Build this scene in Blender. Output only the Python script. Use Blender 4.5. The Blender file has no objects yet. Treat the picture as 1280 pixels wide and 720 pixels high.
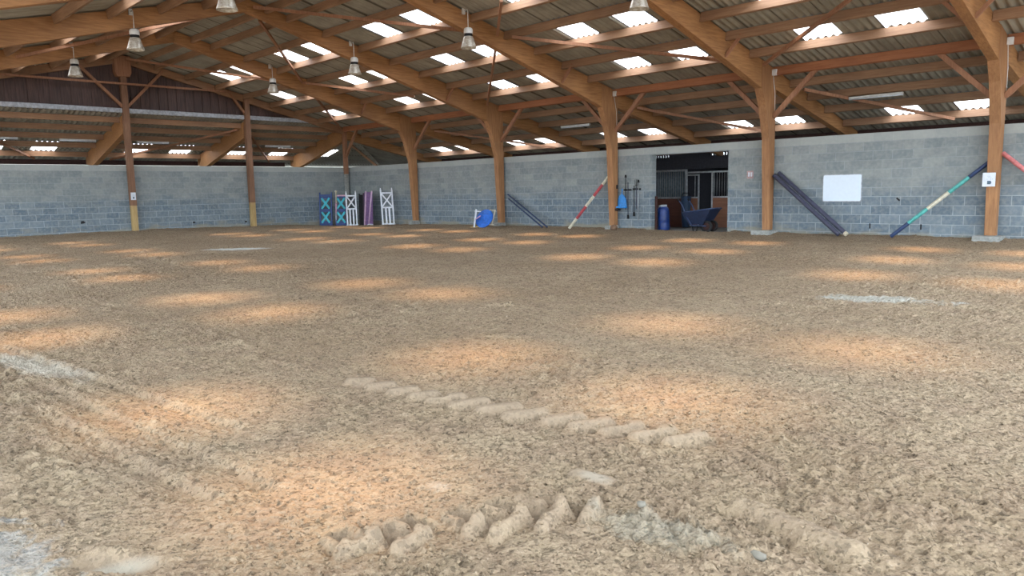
import bpy, math, random
import numpy as np
from mathutils import Vector, Matrix
random.seed(4)
col = bpy.context.scene.collection
scn = bpy.context.scene
BAY, NF, HALF = 4.97, 5, 9.0          # bay length, visible portal frames, half span
PI = math.pi

# ------------------------------------------------------------------ materials
def nodes_of(name):
    m = bpy.data.materials.new(name); m.use_nodes = True
    nt = m.node_tree; b = nt.nodes['Principled BSDF']
    return m, nt, b
def N(nt, t, **kw):
    n = nt.nodes.new(t)
    for k, v in kw.items():
        if k.startswith('i_'):
            key = k[2:]
            n.inputs[int(key) if key.isdigit() else key.replace('_', ' ')].default_value = v
        else: setattr(n, k, v)
    return n
def ramp(nt, fac, stops):
    r = N(nt, 'ShaderNodeValToRGB'); e = r.color_ramp.elements
    while len(e) < len(stops): e.new(.5)
    for q, (p, c) in zip(e, stops): q.position = p; q.color = (*c, 1) if len(c) == 3 else c
    nt.links.new(fac, r.inputs[0]); return r.outputs[0]
def mixc(nt, fac, a, b, mode='MIX'):
    m = N(nt, 'ShaderNodeMix', data_type='RGBA', blend_type=mode)
    for s, v in ((m.inputs[0], fac), (m.inputs[6], a), (m.inputs[7], b)):
        if hasattr(v, 'links'): nt.links.new(v, s)
        else: s.default_value = v if isinstance(v, float) else (*v, 1)
    return m.outputs[2]
def coords(nt, scale=(1, 1, 1), loc=(0, 0, 0), rot=(0, 0, 0)):
    # a Geometry position keeps neighbouring timbers from sharing one grain
    g = N(nt, 'ShaderNodeNewGeometry'); mp = N(nt, 'ShaderNodeMapping')
    mp.inputs['Scale'].default_value = scale; mp.inputs['Location'].default_value = loc; mp.inputs['Rotation'].default_value = rot
    nt.links.new(g.outputs['Position'], mp.inputs['Vector']); return mp.outputs[0]
def bump(nt, b, h, strength=.3, dist=.01):
    n = N(nt, 'ShaderNodeBump'); n.inputs['Strength'].default_value = strength; n.inputs['Distance'].default_value = dist
    nt.links.new(h, n.inputs['Height']); nt.links.new(n.outputs[0], b.inputs['Normal'])

def flat(name, c, rough=.6, metal=0., var=.12):
    m, nt, b = nodes_of(name)
    v = coords(nt, (9, 9, 9)); t = N(nt, 'ShaderNodeTexNoise', i_Scale=1.5, i_Detail=4.); nt.links.new(v, t.inputs['Vector'])
    c2 = tuple(max(0, x*(1-var*2)) for x in c); c1 = tuple(min(1, x*(1+var)) for x in c)
    nt.links.new(ramp(nt, t.outputs[0], [(.35, c2), (.65, c1)]), b.inputs['Base Color'])
    b.inputs['Roughness'].default_value = rough; b.inputs['Metallic'].default_value = metal
    return m
def wood(name, ca, cb, axis='x', rough=.65, rot=(0, 0, 0), lam=0.):
    m, nt, b = nodes_of(name)
    s = {'x': (1.2, 16, 16), 'y': (16, 1.2, 16), 'z': (16, 16, 1.2)}[axis]
    v = coords(nt, s, rot=rot)
    t = N(nt, 'ShaderNodeTexNoise', i_Scale=1.6, i_Detail=6., i_Roughness=.65, i_Distortion=.4); nt.links.new(v, t.inputs['Vector'])
    v2 = coords(nt, (.8, .8, .8)); t2 = N(nt, 'ShaderNodeTexNoise', i_Scale=1.3, i_Detail=2.); nt.links.new(v2, t2.inputs['Vector'])
    c = ramp(nt, t.outputs[0], [(.3, cb), (.62, ca)])
    c = mixc(nt, ramp(nt, t2.outputs[0], [(.35, (0, 0, 0)), (.7, (.45, .45, .45))]), c, tuple(x*.6 for x in cb))
    if lam:
        w = N(nt, 'ShaderNodeTexWave', bands_direction='Z', i_Scale=.314/lam*3.14, i_Distortion=0.); nt.links.new(coords(nt, rot=rot), w.inputs['Vector'])
        c = mixc(nt, ramp(nt, w.outputs[0], [(.0, (.4, .4, .4)), (.06, (0, 0, 0))]), c, tuple(x*.5 for x in cb))
    nt.links.new(c, b.inputs['Base Color']); b.inputs['Roughness'].default_value = rough
    bump(nt, b, t.outputs[0], .25, .004); return m

SL = math.atan(.24)
M = {}
M['glulam'] = wood('honey_glulam', (.49, .25, .098), (.29, .13, .05), 'y', rot=(SL, 0, 0))
M['glulam_l'] = wood('honey_glulam_left', (.49, .25, .098), (.29, .13, .05), 'y', rot=(-SL, 0, 0))
M['post'] = wood('honey_glulam_upright', (.46, .235, .10), (.28, .127, .054), 'z')
M['purlin'] = wood('brown_purlin_timber', (.40, .235, .135), (.27, .145, .08), 'x')
M['purlin_y'] = wood('brown_purlin_timber_cross', (.40, .225, .12), (.27, .14, .075), 'y')
M['eave'] = wood('reddish_eave_timber', (.46, .19, .085), (.33, .12, .055), 'x')
M['brace'] = wood('brace_timber', (.42, .21, .115), (.28, .125, .065), 'z')
M['gable_post'] = wood('dark_brown_post_timber', (.30, .16, .09), (.19, .09, .05), 'z')
M['yellow_wood'] = wood('pale_yellow_timber', (.55, .40, .18), (.42, .28, .11), 'z')
M['boards_dark'] = wood('dark_weathered_boards', (.12, .072, .062), (.045, .026, .026), 'z')
M['concrete'] = flat('pale_grey_concrete', (.33, .34, .32), .9)
M['white_metal'] = flat('white_enamel', (.74, .74, .72), .4, var=.05)
M['grey_flash'] = flat('grey_white_flashing', (.42, .45, .50), .5, var=.15)
M['black'] = flat('matt_black', (.008, .008, .010), .85)
M['galv'] = flat('galvanised_steel', (.42, .45, .47), .4, .55)
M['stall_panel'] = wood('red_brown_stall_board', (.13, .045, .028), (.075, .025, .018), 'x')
M['stall_panel_lit'] = wood('lit_stall_board', (.30, .13, .07), (.20, .08, .045), 'x')  # lighter copy of the stall board, light painted into its colour
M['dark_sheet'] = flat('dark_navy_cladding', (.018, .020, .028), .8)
M['dark_rust'] = flat('dark_red_brown_timber', (.05, .018, .014), .8)
M['blue_plastic'] = flat('strong_blue_plastic', (.006, .032, .17), .4)
M['navy_plastic'] = flat('dark_blue_plastic', (.010, .020, .055), .4)
M['bright_blue'] = flat('bright_blue_plastic', (.006, .22, .62), .35)
M['disc_blue'] = flat('mid_blue_paint', (.012, .13, .56), .4)
M['jump_blue'] = flat('dark_blue_paint', (.012, .045, .19), .5)
M['turquoise'] = flat('turquoise_paint', (.03, .42, .52), .5)
M['white_paint'] = flat('white_paint', (.72, .76, .82), .5, var=.05)
M['pink_paint'] = flat('pale_pink_paint', (.62, .36, .46), .5)
M['lilac'] = flat('pale_lilac_paint', (.66, .46, .62), .5)
M['cream_paint'] = flat('cream_paint', (.60, .54, .40), .6)
M['purple'] = flat('purple_paint', (.20, .10, .26), .6)
M['rubber'] = flat('black_rubber', (.015, .015, .016), .8)
M['dry_lump'] = flat('brown_lump', (.20, .12, .075), .95)
M['stone'] = flat('pale_grey_stone', (.17, .155, .125), .95)

M['pole_red'] = flat('faded_red_paint', (.42, .06, .07), .55)
M['teal'] = flat('mint_teal_paint', (.09, .40, .36), .5)
M['pole_cream'] = flat('pole_cream_paint', (.66, .62, .48), .5)
M['pole_navy'] = flat('pole_navy_paint', (.022, .045, .12), .5)
M['pole_violet'] = flat('worn_violet_grey_paint', (.045, .048, .085), .5)
M['pole_pink'] = flat('salmon_pink_paint', (.62, .20, .20), .5)
M['pole_green'] = flat('dark_grey_green_paint', (.05, .075, .07), .5)

def sheet_mat():
    m, nt, b = nodes_of('fibre_cement_sheet')
    t = N(nt, 'ShaderNodeTexNoise', i_Scale=1., i_Detail=5., i_Roughness=.6); nt.links.new(coords(nt, (1.7, 1.7, 1.7)), t.inputs['Vector'])
    t2 = N(nt, 'ShaderNodeTexNoise', i_Scale=1., i_Detail=3.); nt.links.new(coords(nt, (22, 1.5, 1.5)), t2.inputs['Vector'])
    c = ramp(nt, t.outputs[0], [(.3, (.30, .285, .235)), (.7, (.44, .42, .35))])
    c = mixc(nt, ramp(nt, t2.outputs[0], [(.45, (0, 0, 0)), (.75, (.5, .5, .5))]), c, (.19, .175, .14))
    # dirt and gap shadow painted as a dark line along every side lap
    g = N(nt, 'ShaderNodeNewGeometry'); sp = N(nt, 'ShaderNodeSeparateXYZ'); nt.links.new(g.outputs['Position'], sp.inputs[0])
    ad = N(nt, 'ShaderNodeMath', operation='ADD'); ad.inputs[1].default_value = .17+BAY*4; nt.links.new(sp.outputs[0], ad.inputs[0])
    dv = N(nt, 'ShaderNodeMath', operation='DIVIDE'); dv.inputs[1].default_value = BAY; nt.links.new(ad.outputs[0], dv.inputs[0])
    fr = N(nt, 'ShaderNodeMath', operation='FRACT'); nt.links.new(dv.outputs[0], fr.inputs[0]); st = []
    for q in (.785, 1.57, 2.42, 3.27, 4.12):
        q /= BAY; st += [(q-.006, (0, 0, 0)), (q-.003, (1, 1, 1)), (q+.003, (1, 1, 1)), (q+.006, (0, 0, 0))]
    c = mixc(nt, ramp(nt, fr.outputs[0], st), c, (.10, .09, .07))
    nt.links.new(c, b.inputs['Base Color']); b.inputs['Roughness'].default_value = .9; return m
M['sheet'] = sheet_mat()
def skylight_mat():
    m = bpy.data.materials.new('clear_corrugated_sheet'); m.use_nodes = True; nt = m.node_tree
    nt.nodes.remove(nt.nodes['Principled BSDF']); out = nt.nodes['Material Output']
    tr = N(nt, 'ShaderNodeBsdfTransparent'); tr.inputs[0].default_value = (.93, .95, .97, 1)
    tl = N(nt, 'ShaderNodeBsdfTranslucent'); tl.inputs[0].default_value = (.85, .88, .92, 1)
    t = N(nt, 'ShaderNodeTexNoise', i_Scale=6., i_Detail=3.)
    mx = N(nt, 'ShaderNodeMixShader')
    nt.links.new(ramp(nt, t.outputs[0], [(.3, (.28, .28, .28)), (.7, (.42, .42, .42))]), mx.inputs[0])
    nt.links.new(tr.outputs[0], mx.inputs[1]); nt.links.new(tl.outputs[0], mx.inputs[2]); nt.links.new(mx.outputs[0], out.inputs[0])
    return m
M['skylight'] = skylight_mat()

def block_mat(name, horiz):
    """grey concrete blockwork, 0.43 x 0.215; horiz = 'x' or 'y', the wall's long axis"""
    m, nt, b = nodes_of(name)
    g = N(nt, 'ShaderNodeNewGeometry'); sp = N(nt, 'ShaderNodeSeparateXYZ'); nt.links.new(g.outputs['Position'], sp.inputs[0])
    cb = N(nt, 'ShaderNodeCombineXYZ'); nt.links.new(sp.outputs[0 if horiz == 'x' else 1], cb.inputs[0]); nt.links.new(sp.outputs[2], cb.inputs[1])
    br = N(nt, 'ShaderNodeTexBrick', offset=.5)
    br.inputs['Color1'].default_value = (0, 0, 0, 1); br.inputs['Color2'].default_value = (1, 1, 1, 1); br.inputs['Mortar'].default_value = (.5, .5, .5, 1)
    br.inputs['Scale'].default_value = 1.; br.inputs['Brick Width'].default_value = .43; br.inputs['Row Height'].default_value = .2105
    br.inputs['Mortar Size'].default_value = .009; br.inputs['Mortar Smooth'].default_value = .3; br.inputs['Bias'].default_value = -.05
    mp = N(nt, 'ShaderNodeMapping'); mp.inputs['Location'].default_value = (0, .126, 0)
    nt.links.new(cb.outputs[0], mp.inputs[0]); nt.links.new(mp.outputs[0], br.inputs['Vector'])
    # stains and tone from patches of weathering
    t = N(nt, 'ShaderNodeTexNoise', i_Scale=1., i_Detail=5., i_Roughness=.65); nt.links.new(coords(nt, (1.3, 1.3, 3.2)), t.inputs['Vector'])
    t2 = N(nt, 'ShaderNodeTexNoise', i_Scale=14., i_Detail=4.); nt.links.new(g.outputs['Position'], t2.inputs['Vector'])
    t3 = N(nt, 'ShaderNodeTexNoise', i_Scale=1., i_Detail=3.); nt.links.new(coords(nt, (1.5, 1.5, 5)), t3.inputs['Vector'])
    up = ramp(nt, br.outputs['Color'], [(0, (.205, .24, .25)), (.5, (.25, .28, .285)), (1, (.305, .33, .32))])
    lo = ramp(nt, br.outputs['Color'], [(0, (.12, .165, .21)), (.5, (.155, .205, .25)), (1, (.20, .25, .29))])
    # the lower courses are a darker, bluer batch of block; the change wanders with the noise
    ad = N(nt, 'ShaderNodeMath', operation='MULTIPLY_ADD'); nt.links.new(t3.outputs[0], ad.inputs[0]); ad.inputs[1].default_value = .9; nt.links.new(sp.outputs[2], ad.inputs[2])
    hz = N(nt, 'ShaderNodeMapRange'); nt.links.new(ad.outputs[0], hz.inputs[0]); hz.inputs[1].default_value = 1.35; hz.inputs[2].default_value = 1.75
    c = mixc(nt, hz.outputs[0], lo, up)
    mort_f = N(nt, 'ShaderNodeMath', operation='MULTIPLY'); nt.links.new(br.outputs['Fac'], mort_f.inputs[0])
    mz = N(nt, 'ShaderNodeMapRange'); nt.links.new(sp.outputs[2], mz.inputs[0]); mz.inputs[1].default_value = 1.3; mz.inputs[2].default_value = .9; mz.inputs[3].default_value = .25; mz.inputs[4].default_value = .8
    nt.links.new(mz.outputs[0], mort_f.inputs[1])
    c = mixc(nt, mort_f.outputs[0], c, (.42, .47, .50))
    c = mixc(nt, ramp(nt, t.outputs[0], [(.42, (0, 0, 0)), (.72, (.55, .55, .55))]), c, (.16, .185, .19))
    c = mixc(nt, ramp(nt, t2.outputs[0], [(.3, (.3, .3, .3)), (.6, (0, 0, 0))]), c, (.42, .43, .40))
    # top course paler
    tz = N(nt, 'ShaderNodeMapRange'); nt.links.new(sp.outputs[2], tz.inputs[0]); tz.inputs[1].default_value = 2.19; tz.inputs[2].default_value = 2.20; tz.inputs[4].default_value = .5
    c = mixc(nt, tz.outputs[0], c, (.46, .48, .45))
    # splashed sand on the lowest course
    sz = N(nt, 'ShaderNodeMapRange'); nt.links.new(ad.outputs[0], sz.inputs[0]); sz.inputs[1].default_value = .62; sz.inputs[2].default_value = .42; sz.inputs[4].default_value = .7
    c = mixc(nt, sz.outputs[0], c, (.30, .27, .19))
    nt.links.new(c, b.inputs['Base Color']); b.inputs['Roughness'].default_value = .92
    inv = N(nt, 'ShaderNodeMath', operation='SUBTRACT'); inv.inputs[0].default_value = 1.; nt.links.new(br.outputs['Fac'], inv.inputs[1])
    bump(nt, b, inv.outputs[0], .5, .006); return m
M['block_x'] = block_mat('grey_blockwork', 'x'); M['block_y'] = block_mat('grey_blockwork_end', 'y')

def sand_mat():
    m, nt, b = nodes_of('arena_sand')
    g = N(nt, 'ShaderNodeNewGeometry'); P = g.outputs['Position']
    def noise(scale, detail=5., rough=.6, sc=(1, 1, 1), dist=0.):
        t = N(nt, 'ShaderNodeTexNoise', i_Scale=scale, i_Detail=detail, i_Roughness=rough, i_Distortion=dist)
        nt.links.new(coords(nt, sc), t.inputs['Vector']); return t.outputs[0]
    cp = N(nt, 'ShaderNodeAttribute', attribute_name='compact').outputs['Fac']
    big = noise(.45, 4.); mid = noise(3.2, 6., .65); fine = noise(26., 6., .75); grit = noise(120., 3., .7)
    c = ramp(nt, big, [(.35, (.315, .235, .15)), (.65, (.385, .30, .20))])
    c = mixc(nt, ramp(nt, mid, [(.38, (.6, .6, .6)), (.62, (0, 0, 0))]), c, (.27, .19, .13))
    c = mixc(nt, ramp(nt, fine, [(.33, (.8, .8, .8)), (.45, (0, 0, 0))]), c, (.165, .115, .08))
    c = mixc(nt, ramp(nt, fine, [(.55, (0, 0, 0)), (.75, (.5, .5, .5))]), c, (.50, .40, .29))
    c = mixc(nt, ramp(nt, grit, [(.62, (0, 0, 0)), (.75, (.5, .5, .5))]), c, (.56, .50, .42))
    v1 = N(nt, 'ShaderNodeTexVoronoi', i_Scale=95.); v2 = N(nt, 'ShaderNodeTexVoronoi', i_Scale=34.)
    nzw = N(nt, 'ShaderNodeTexNoise', i_Scale=40., i_Detail=3.); nt.links.new(P, nzw.inputs['Vector'])
    scw = N(nt, 'ShaderNodeVectorMath', operation='SCALE'); scw.inputs['Scale'].default_value = .03; nt.links.new(nzw.outputs['Color'], scw.inputs[0])
    adw = N(nt, 'ShaderNodeVectorMath', operation='ADD'); nt.links.new(P, adw.inputs[0]); nt.links.new(scw.outputs[0], adw.inputs[1])
    for vv, lo_, hi_ in ((v1, .54, 1.12), (v2, .66, 1.05)):  # sparse dark cells painted as shaded pits between crumbs
        nt.links.new(adw.outputs[0], vv.inputs['Vector']); bw = N(nt, 'ShaderNodeSeparateXYZ'); nt.links.new(vv.outputs['Color'], bw.inputs[0])
        c = mixc(nt, 1., c, ramp(nt, bw.outputs[0], [(.06, (lo_,)*3), (.17, (.96,)*3), (1, (hi_,)*3)]), 'MULTIPLY')
    c = mixc(nt, 1., c, (.93, .93, .93), 'MULTIPLY')
    k8 = N(nt, 'ShaderNodeMath', operation='MULTIPLY'); nt.links.new(cp, k8.inputs[0]); k8.inputs[1].default_value = .7
    c = mixc(nt, k8.outputs[0], c, (.215, .165, .118))       # sand pressed smooth by the tyre lugs
    # pale dry dusty patches, and one of daylight painted at the open side
    def patch(x, y, rx, ry, ang, colr, k, nz=.5):
        nonlocal c
        mp = N(nt, 'ShaderNodeMapping', vector_type='TEXTURE'); mp.inputs['Location'].default_value = (x, y, 0); mp.inputs['Rotation'].default_value = (0, 0, ang); mp.inputs['Scale'].default_value = (rx, ry, 1e3)
        nt.links.new(P, mp.inputs[0]); ln = N(nt, 'ShaderNodeVectorMath', operation='LENGTH'); nt.links.new(mp.outputs[0], ln.inputs[0])
        nn = noise(3.5, 5., .7, (1, 1, 1), 1.2)
        a = N(nt, 'ShaderNodeMath', operation='MULTIPLY_ADD'); nt.links.new(nn, a.inputs[0]); a.inputs[1].default_value = nz*2; nt.links.new(ln.outputs['Value'], a.inputs[2])
        r = N(nt, 'ShaderNodeMapRange'); nt.links.new(a.outputs[0], r.inputs[0]); r.inputs[1].default_value = 1+nz*.55; r.inputs[2].default_value = .35+nz; r.inputs[4].default_value = k
        c = mixc(nt, r.outputs[0], c, colr)
    patch(26.1, -9.9, 1.15, .42, .32, (.44, .45, .41), .65, .9)
    patch(12.1, -10.6, 1.0, .55, .85, (.55, .57, .54), .95, .25)
    patch(22.6, -16.85, 1.3, .22, .15, (.50, .47, .40), .6)
    patch(25.9, -17.75, .8, .40, .3, (.40, .44, .45), .4, .9)  # bluish daylight near the open side, painted into the sand
    patch(26.3, -17.42, .2, .05, .9, (.36, .34, .28), .6, .3)
    patch(27.05, -15.73, .11, .06, .0, (.34, .30, .24), .6, .3)
    patch(26.62, -16.23, .12, .09, .0, (.50, .42, .33), .5, .6)
    patch(27.5, -15.95, .5, .2, .2, (.33, .32, .26), .4, .8)
    nt.links.new(c, b.inputs['Base Color']); b.inputs['Roughness'].default_value = .97
    b.inputs['Specular IOR Level'].default_value = .15
    # grain relief: crumbs of a few millimetres and up
    vo = N(nt, 'ShaderNodeTexVoronoi', feature='SMOOTH_F1', i_Scale=46.); vo.inputs['Smoothness'].default_value = .35
    wv = N(nt, 'ShaderNodeVectorMath', operation='ADD'); nz = N(nt, 'ShaderNodeTexNoise', i_Scale=18., i_Detail=4.); nt.links.new(P, nz.inputs['Vector'])
    sc = N(nt, 'ShaderNodeVectorMath', operation='SCALE'); sc.inputs['Scale'].default_value = .05; nt.links.new(nz.outputs['Color'], sc.inputs[0]); nt.links.new(P, wv.inputs[0]); nt.links.new(sc.outputs[0], wv.inputs[1]); nt.links.new(wv.outputs[0], vo.inputs['Vector'])
    h1 = N(nt, 'ShaderNodeMath', operation='MULTIPLY_ADD'); nt.links.new(vo.outputs['Distance'], h1.inputs[0]); h1.inputs[1].default_value = -.9; nt.links.new(fine, h1.inputs[2])
    h2 = N(nt, 'ShaderNodeMath', operation='MULTIPLY_ADD'); nt.links.new(grit, h2.inputs[0]); h2.inputs[1].default_value = .5; nt.links.new(h1.outputs[0], h2.inputs[2])
    bump(nt, b, h2.outputs[0], 1., .018)
    iv = N(nt, 'ShaderNodeMath', operation='SUBTRACT'); iv.inputs[0].default_value = 1.; nt.links.new(k8.outputs[0], iv.inputs[1])
    nt.links.new(iv.outputs[0], b.inputs['Normal'].links[0].from_node.inputs['Strength']); return m
M['sand'] = sand_mat()
M['yard'] = flat('gravel_yard', (.20, .19, .165), .95)

# ------------------------------------------------------------------ geometry helpers
class MB:
    def __init__(s): s.v = []; s.f = []; s.sm = []
    def add(s, vs, fs, smooth=False):
        o = len(s.v); s.v += [tuple(map(float, p)) for p in vs]; s.f += [tuple(i+o for i in f) for f in fs]; s.sm += [smooth]*len(fs); return s
    def box(s, x0, x1, y0, y1, z0, z1):
        return s.add([(x, y, z) for z in (z0, z1) for (x, y) in ((x0, y0), (x1, y0), (x1, y1), (x0, y1))],
                     [(3, 2, 1, 0), (4, 5, 6, 7), (0, 1, 5, 4), (1, 2, 6, 5), (2, 3, 7, 6), (3, 0, 4, 7)])
    def bar(s, a, b, w, h=None, up=(0, 0, 1)):
        h = h or w; a = Vector(a); b = Vector(b); d = (b-a).normalized(); up = Vector(up)
        if abs(d.dot(up)) > .98: up = Vector((0, 1, 0))
        r = d.cross(up).normalized(); u = r.cross(d)
        vs = [p+r*sx*w/2+u*sz*h/2 for p in (a, b) for (sx, sz) in ((-1, -1), (1, -1), (1, 1), (-1, 1))]
        return s.add(vs, [(0, 1, 2, 3), (7, 6, 5, 4), (0, 4, 5, 1), (1, 5, 6, 2), (2, 6, 7, 3), (3, 7, 4, 0)])
    def prism(s, pts, axis, a0, a1):
        """polygon pts extruded along an axis: 'x' takes (y,z), 'y' takes (x,z), 'z' takes (x,y)"""
        n = len(pts)
        mk = {'x': lambda p, a: (a, p[0], p[1]), 'y': lambda p, a: (p[0], a, p[1]), 'z': lambda p, a: (p[0], p[1], a)}[axis]
        vs = [mk(p, a0) for p in pts]+[mk(p, a1) for p in pts]
        return s.add(vs, [tuple(range(n))[::-1], tuple(range(n, 2*n))]+[(i, (i+1) % n, (i+1) % n+n, i+n) for i in range(n)])
    def tube(s, path, r, n=12, cap=True):
        path = [Vector(p) for p in path]; rr = r if isinstance(r, (list, tuple)) else [r]*len(path)
        vs = []; prev = None
        for i, p in enumerate(path):
            d = (path[min(i+1, len(path)-1)]-path[max(i-1, 0)]).normalized()
            if prev is None:
                a = d.cross(Vector((0, 0, 1)));
                if a.length < .05: a = d.cross(Vector((0, 1, 0)))
            else: a = prev-d*prev.dot(d)
            a.normalize(); prev = a; c = d.cross(a)
            vs += [p+(a*math.cos(t*2*PI/n)+c*math.sin(t*2*PI/n))*rr[i] for t in range(n)]
        fs = [(k*n+t, k*n+(t+1) % n, (k+1)*n+(t+1) % n, (k+1)*n+t) for k in range(len(path)-1) for t in range(n)]
        s.add(vs, fs, True)
        if cap:
            o = len(s.v)-len(vs); s.f += [tuple(o+t for t in range(n))[::-1], tuple(o+(len(path)-1)*n+t for t in range(n))]; s.sm += [False, False]
        return s
    def lathe(s, prof, c=(0, 0, 0), n=24, mat=None):
        vs = []
        for r, z in prof:
            for t in range(n):
                p = Vector((r*math.cos(2*PI*t/n), r*math.sin(2*PI*t/n), z)); p = (mat @ p) if mat else p
                vs.append(p+Vector(c))
        fs = [(k*n+t, k*n+(t+1) % n, (k+1)*n+(t+1) % n, (k+1)*n+t) for k in range(len(prof)-1) for t in range(n)]
        return s.add(vs, fs, True)
    def blob(s, c, r, seed=0, sub=2, rough=.25):
        import bmesh
        bm = bmesh.new(); bmesh.ops.create_icosphere(bm, subdivisions=sub, radius=1); rnd = random.Random(seed)
        ph = [rnd.uniform(0, 6) for _ in range(6)]
        vs = []
        for v in bm.verts:
            k = 1+rough*(math.sin(3*v.co.x+ph[0])*math.sin(4*v.co.y+ph[1])+.6*math.sin(7*v.co.z+ph[2]+2*v.co.x))
            vs.append((c[0]+v.co.x*k*r[0], c[1]+v.co.y*k*r[1], c[2]+v.co.z*k*r[2]))
        fs = [tuple(v.index for v in f.verts) for f in bm.faces]; bm.free(); return s.add(vs, fs, True)
    def build(s, name, mat, parent=None, bevel=0., local=False, seg=2):
        me = bpy.data.meshes.new(name)
        vs = s.v
        if parent is not None and not local:
            o = root_loc(parent); vs = [(p[0]-o[0], p[1]-o[1], p[2]-o[2]) for p in vs]
        me.from_pydata(vs, [], s.f); me.polygons.foreach_set('use_smooth', s.sm)
        me.materials.append(mat); me.validate(); me.update()
        import bmesh
        bm = bmesh.new(); bm.from_mesh(me); bmesh.ops.recalc_face_normals(bm, faces=bm.faces); bm.to_mesh(me); bm.free()
        ob = bpy.data.objects.new(name, me); col.objects.link(ob)
        if parent is not None: ob.parent = parent
        if bevel:
            md = ob.modifiers.new('soft_edges', 'BEVEL'); md.width = bevel; md.segments = seg; md.limit_method = 'ANGLE'; md.angle_limit = .6
        return ob
def root_loc(o):
    l = Vector(o.location)
    while o.parent: o = o.parent; l = l+Vector(o.location)
    return l
def tag(o, label=None, cat=None, group=None, kind=None):
    if label: o['label'] = label
    if cat: o['category'] = cat
    if group: o['group'] = group
    if kind: o['kind'] = kind
    return o
def thing(name, loc, label, cat, group=None, rz=0):
    o = bpy.data.objects.new(name, None); o.empty_display_size = .1; o.location = loc; o.rotation_euler = (0, 0, rz); col.objects.link(o)
    return tag(o, label, cat, group)
def struct(o): o['kind'] = 'structure'; return o
def copy_tree(o, parent=None):
    c = o.copy(); col.objects.link(c)
    if parent is not None: c.parent = parent
    for ch in list(o.children): copy_tree(ch, c)
    return c

# ------------------------------------------------------------------ roof planes
def zr(y):                         # underside of the main roof and of the aisle roof behind the side wall
    return 4.12+.24*(-y) if y >= -HALF else 4.12+.24*(2*HALF+y)
def ze(x): return 4.2+.24*x       # aisle roof beyond the gable, falling towards -x
WL, AMP = .17, .026
XB = []                            # sheet edges along the building
for i in range(-2, 7):
    XB += [(i*BAY+a, i*BAY+b, k) for a, b, k in ((-.17, .615, 0), (.615, 1.4, 0), (1.4, 2.25, 1), (2.25, 3.1, 0), (3.1, 3.95, 1), (3.95, 4.8, 0))]
X_END = 6*BAY+.5
def sheet(mb, u0, u1, v0, v1, fz, swap=False, lift=0., low_at_v1=True, clip=None, nper=7):
    """one corrugated sheet: u across the ribs, v down the slope"""
    n = max(3, round((u1-u0)/WL*nper)); rows = 2
    vs = []; us = np.linspace(u0-.02, u1+.02, n+1)
    for j in range(rows+1):
        f = j/rows
        for u in us:
            v = v0+(v1-v0)*f
            if clip is not None:
                lim = clip(u); v = max(v, lim) if v1 > v0 else min(v, lim)
            z = fz(v)+AMP+.004+AMP*math.cos(2*PI*u/WL)+lift+.004*f
            vs.append((v, u, z) if swap else (u, v, z))
    fs = [(j*(n+1)+i, j*(n+1)+i+1, (j+1)*(n+1)+i+1, (j+1)*(n+1)+i) for j in range(rows) for i in range(n)]
    mb.add(vs, fs, True)
PR = [-.12, -1.28, -2.38, -3.46, -4.55, -5.65, -6.78, -7.85, -8.45]      # purlin lines, right slope
PA = [.85, 1.9, 3.0, 4.3, 5.4]                                            # purlin lines, side aisle
PG = [-.35, -1.35, -2.35, -3.4, -4.6, -5.7]                               # purlin lines, aisle beyond the gable
wn = [0]
def skylight(u0, u1, v0, v1, fz, **kw):
    mb = MB(); sheet(mb, u0, u1, v0, v1, fz, **kw); wn[0] += 1
    struct(mb.build('window_%d' % wn[0], M['skylight']))
roof = MB()
for k in range(8):                                     # right slope rows: v from ridge side to eave side
    lo = -.12 if k == 0 else PR[k]; hi = PR[k+1] if k < 7 else -9.0
    for n_, (a, b, sk) in enumerate(XB):
        if a < -1.1 or a > X_END: continue
        if sk and k in (1, 3, 5): skylight(a, b, hi, lo+.15, zr)
        else: sheet(roof, a, b, hi, lo+.15, zr, lift=.002*(n_ % 2))
roof_l = MB()
for k in range(8):                                     # left slope
    lo = -18+.12 if k == 0 else -18-PR[k]; hi = -18-PR[k+1] if k < 7 else -9.0
    lo = -18.1 if k == 0 else lo
    for n_, (a, b, sk) in enumerate(XB):
        if a < -1.1 or a > X_END: continue
        if sk and k in (0, 2, 4, 6): skylight(a, b, hi, lo-.15, zr)
        else: sheet(roof_l, a, b, hi, lo-.15, zr, lift=.002*(n_ % 2))
aisle = MB()
seq = [-.12]+PA+[6.55]
for k in range(6):                                     # aisle behind the side wall
    for n_, (a, b, sk) in enumerate(XB):
        if b < -6.5 or a > X_END: continue
        cl = (lambda u: -u) if a < 0 else None
        if a < 0 and -b > seq[k+1]: continue
        if sk and k == 3 and a > 0: skylight(a, b, seq[k], seq[k+1]+.15, zr)
        else: sheet(aisle, a, b, seq[k], seq[k+1]+.15, zr, lift=.002*(n_ % 2)-(.0 if a < 0 else 0), clip=cl)
YS = [(1.0, 1.85), (-1.45, -.6), (-3.45, -2.6), (-5.95, -5.1), (-7.75, -6.9), (-11.1, -10.25), (-12.85, -12.0), (-15.6, -14.75), (-17.3, -16.45)]
edges = sorted({6.5, -18.6} | {e for p in YS for e in p}); full = []
for a, b in zip(edges[:-1], edges[1:]):
    if (a, b) in YS: full.append((a, b, 1)); continue
    n = max(1, round((b-a)/.85)); full += [(a+(b-a)*i/n, a+(b-a)*(i+1)/n, 0) for i in range(n)]
endr = MB()
seq = [.0]+PG+[-6.6]
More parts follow.
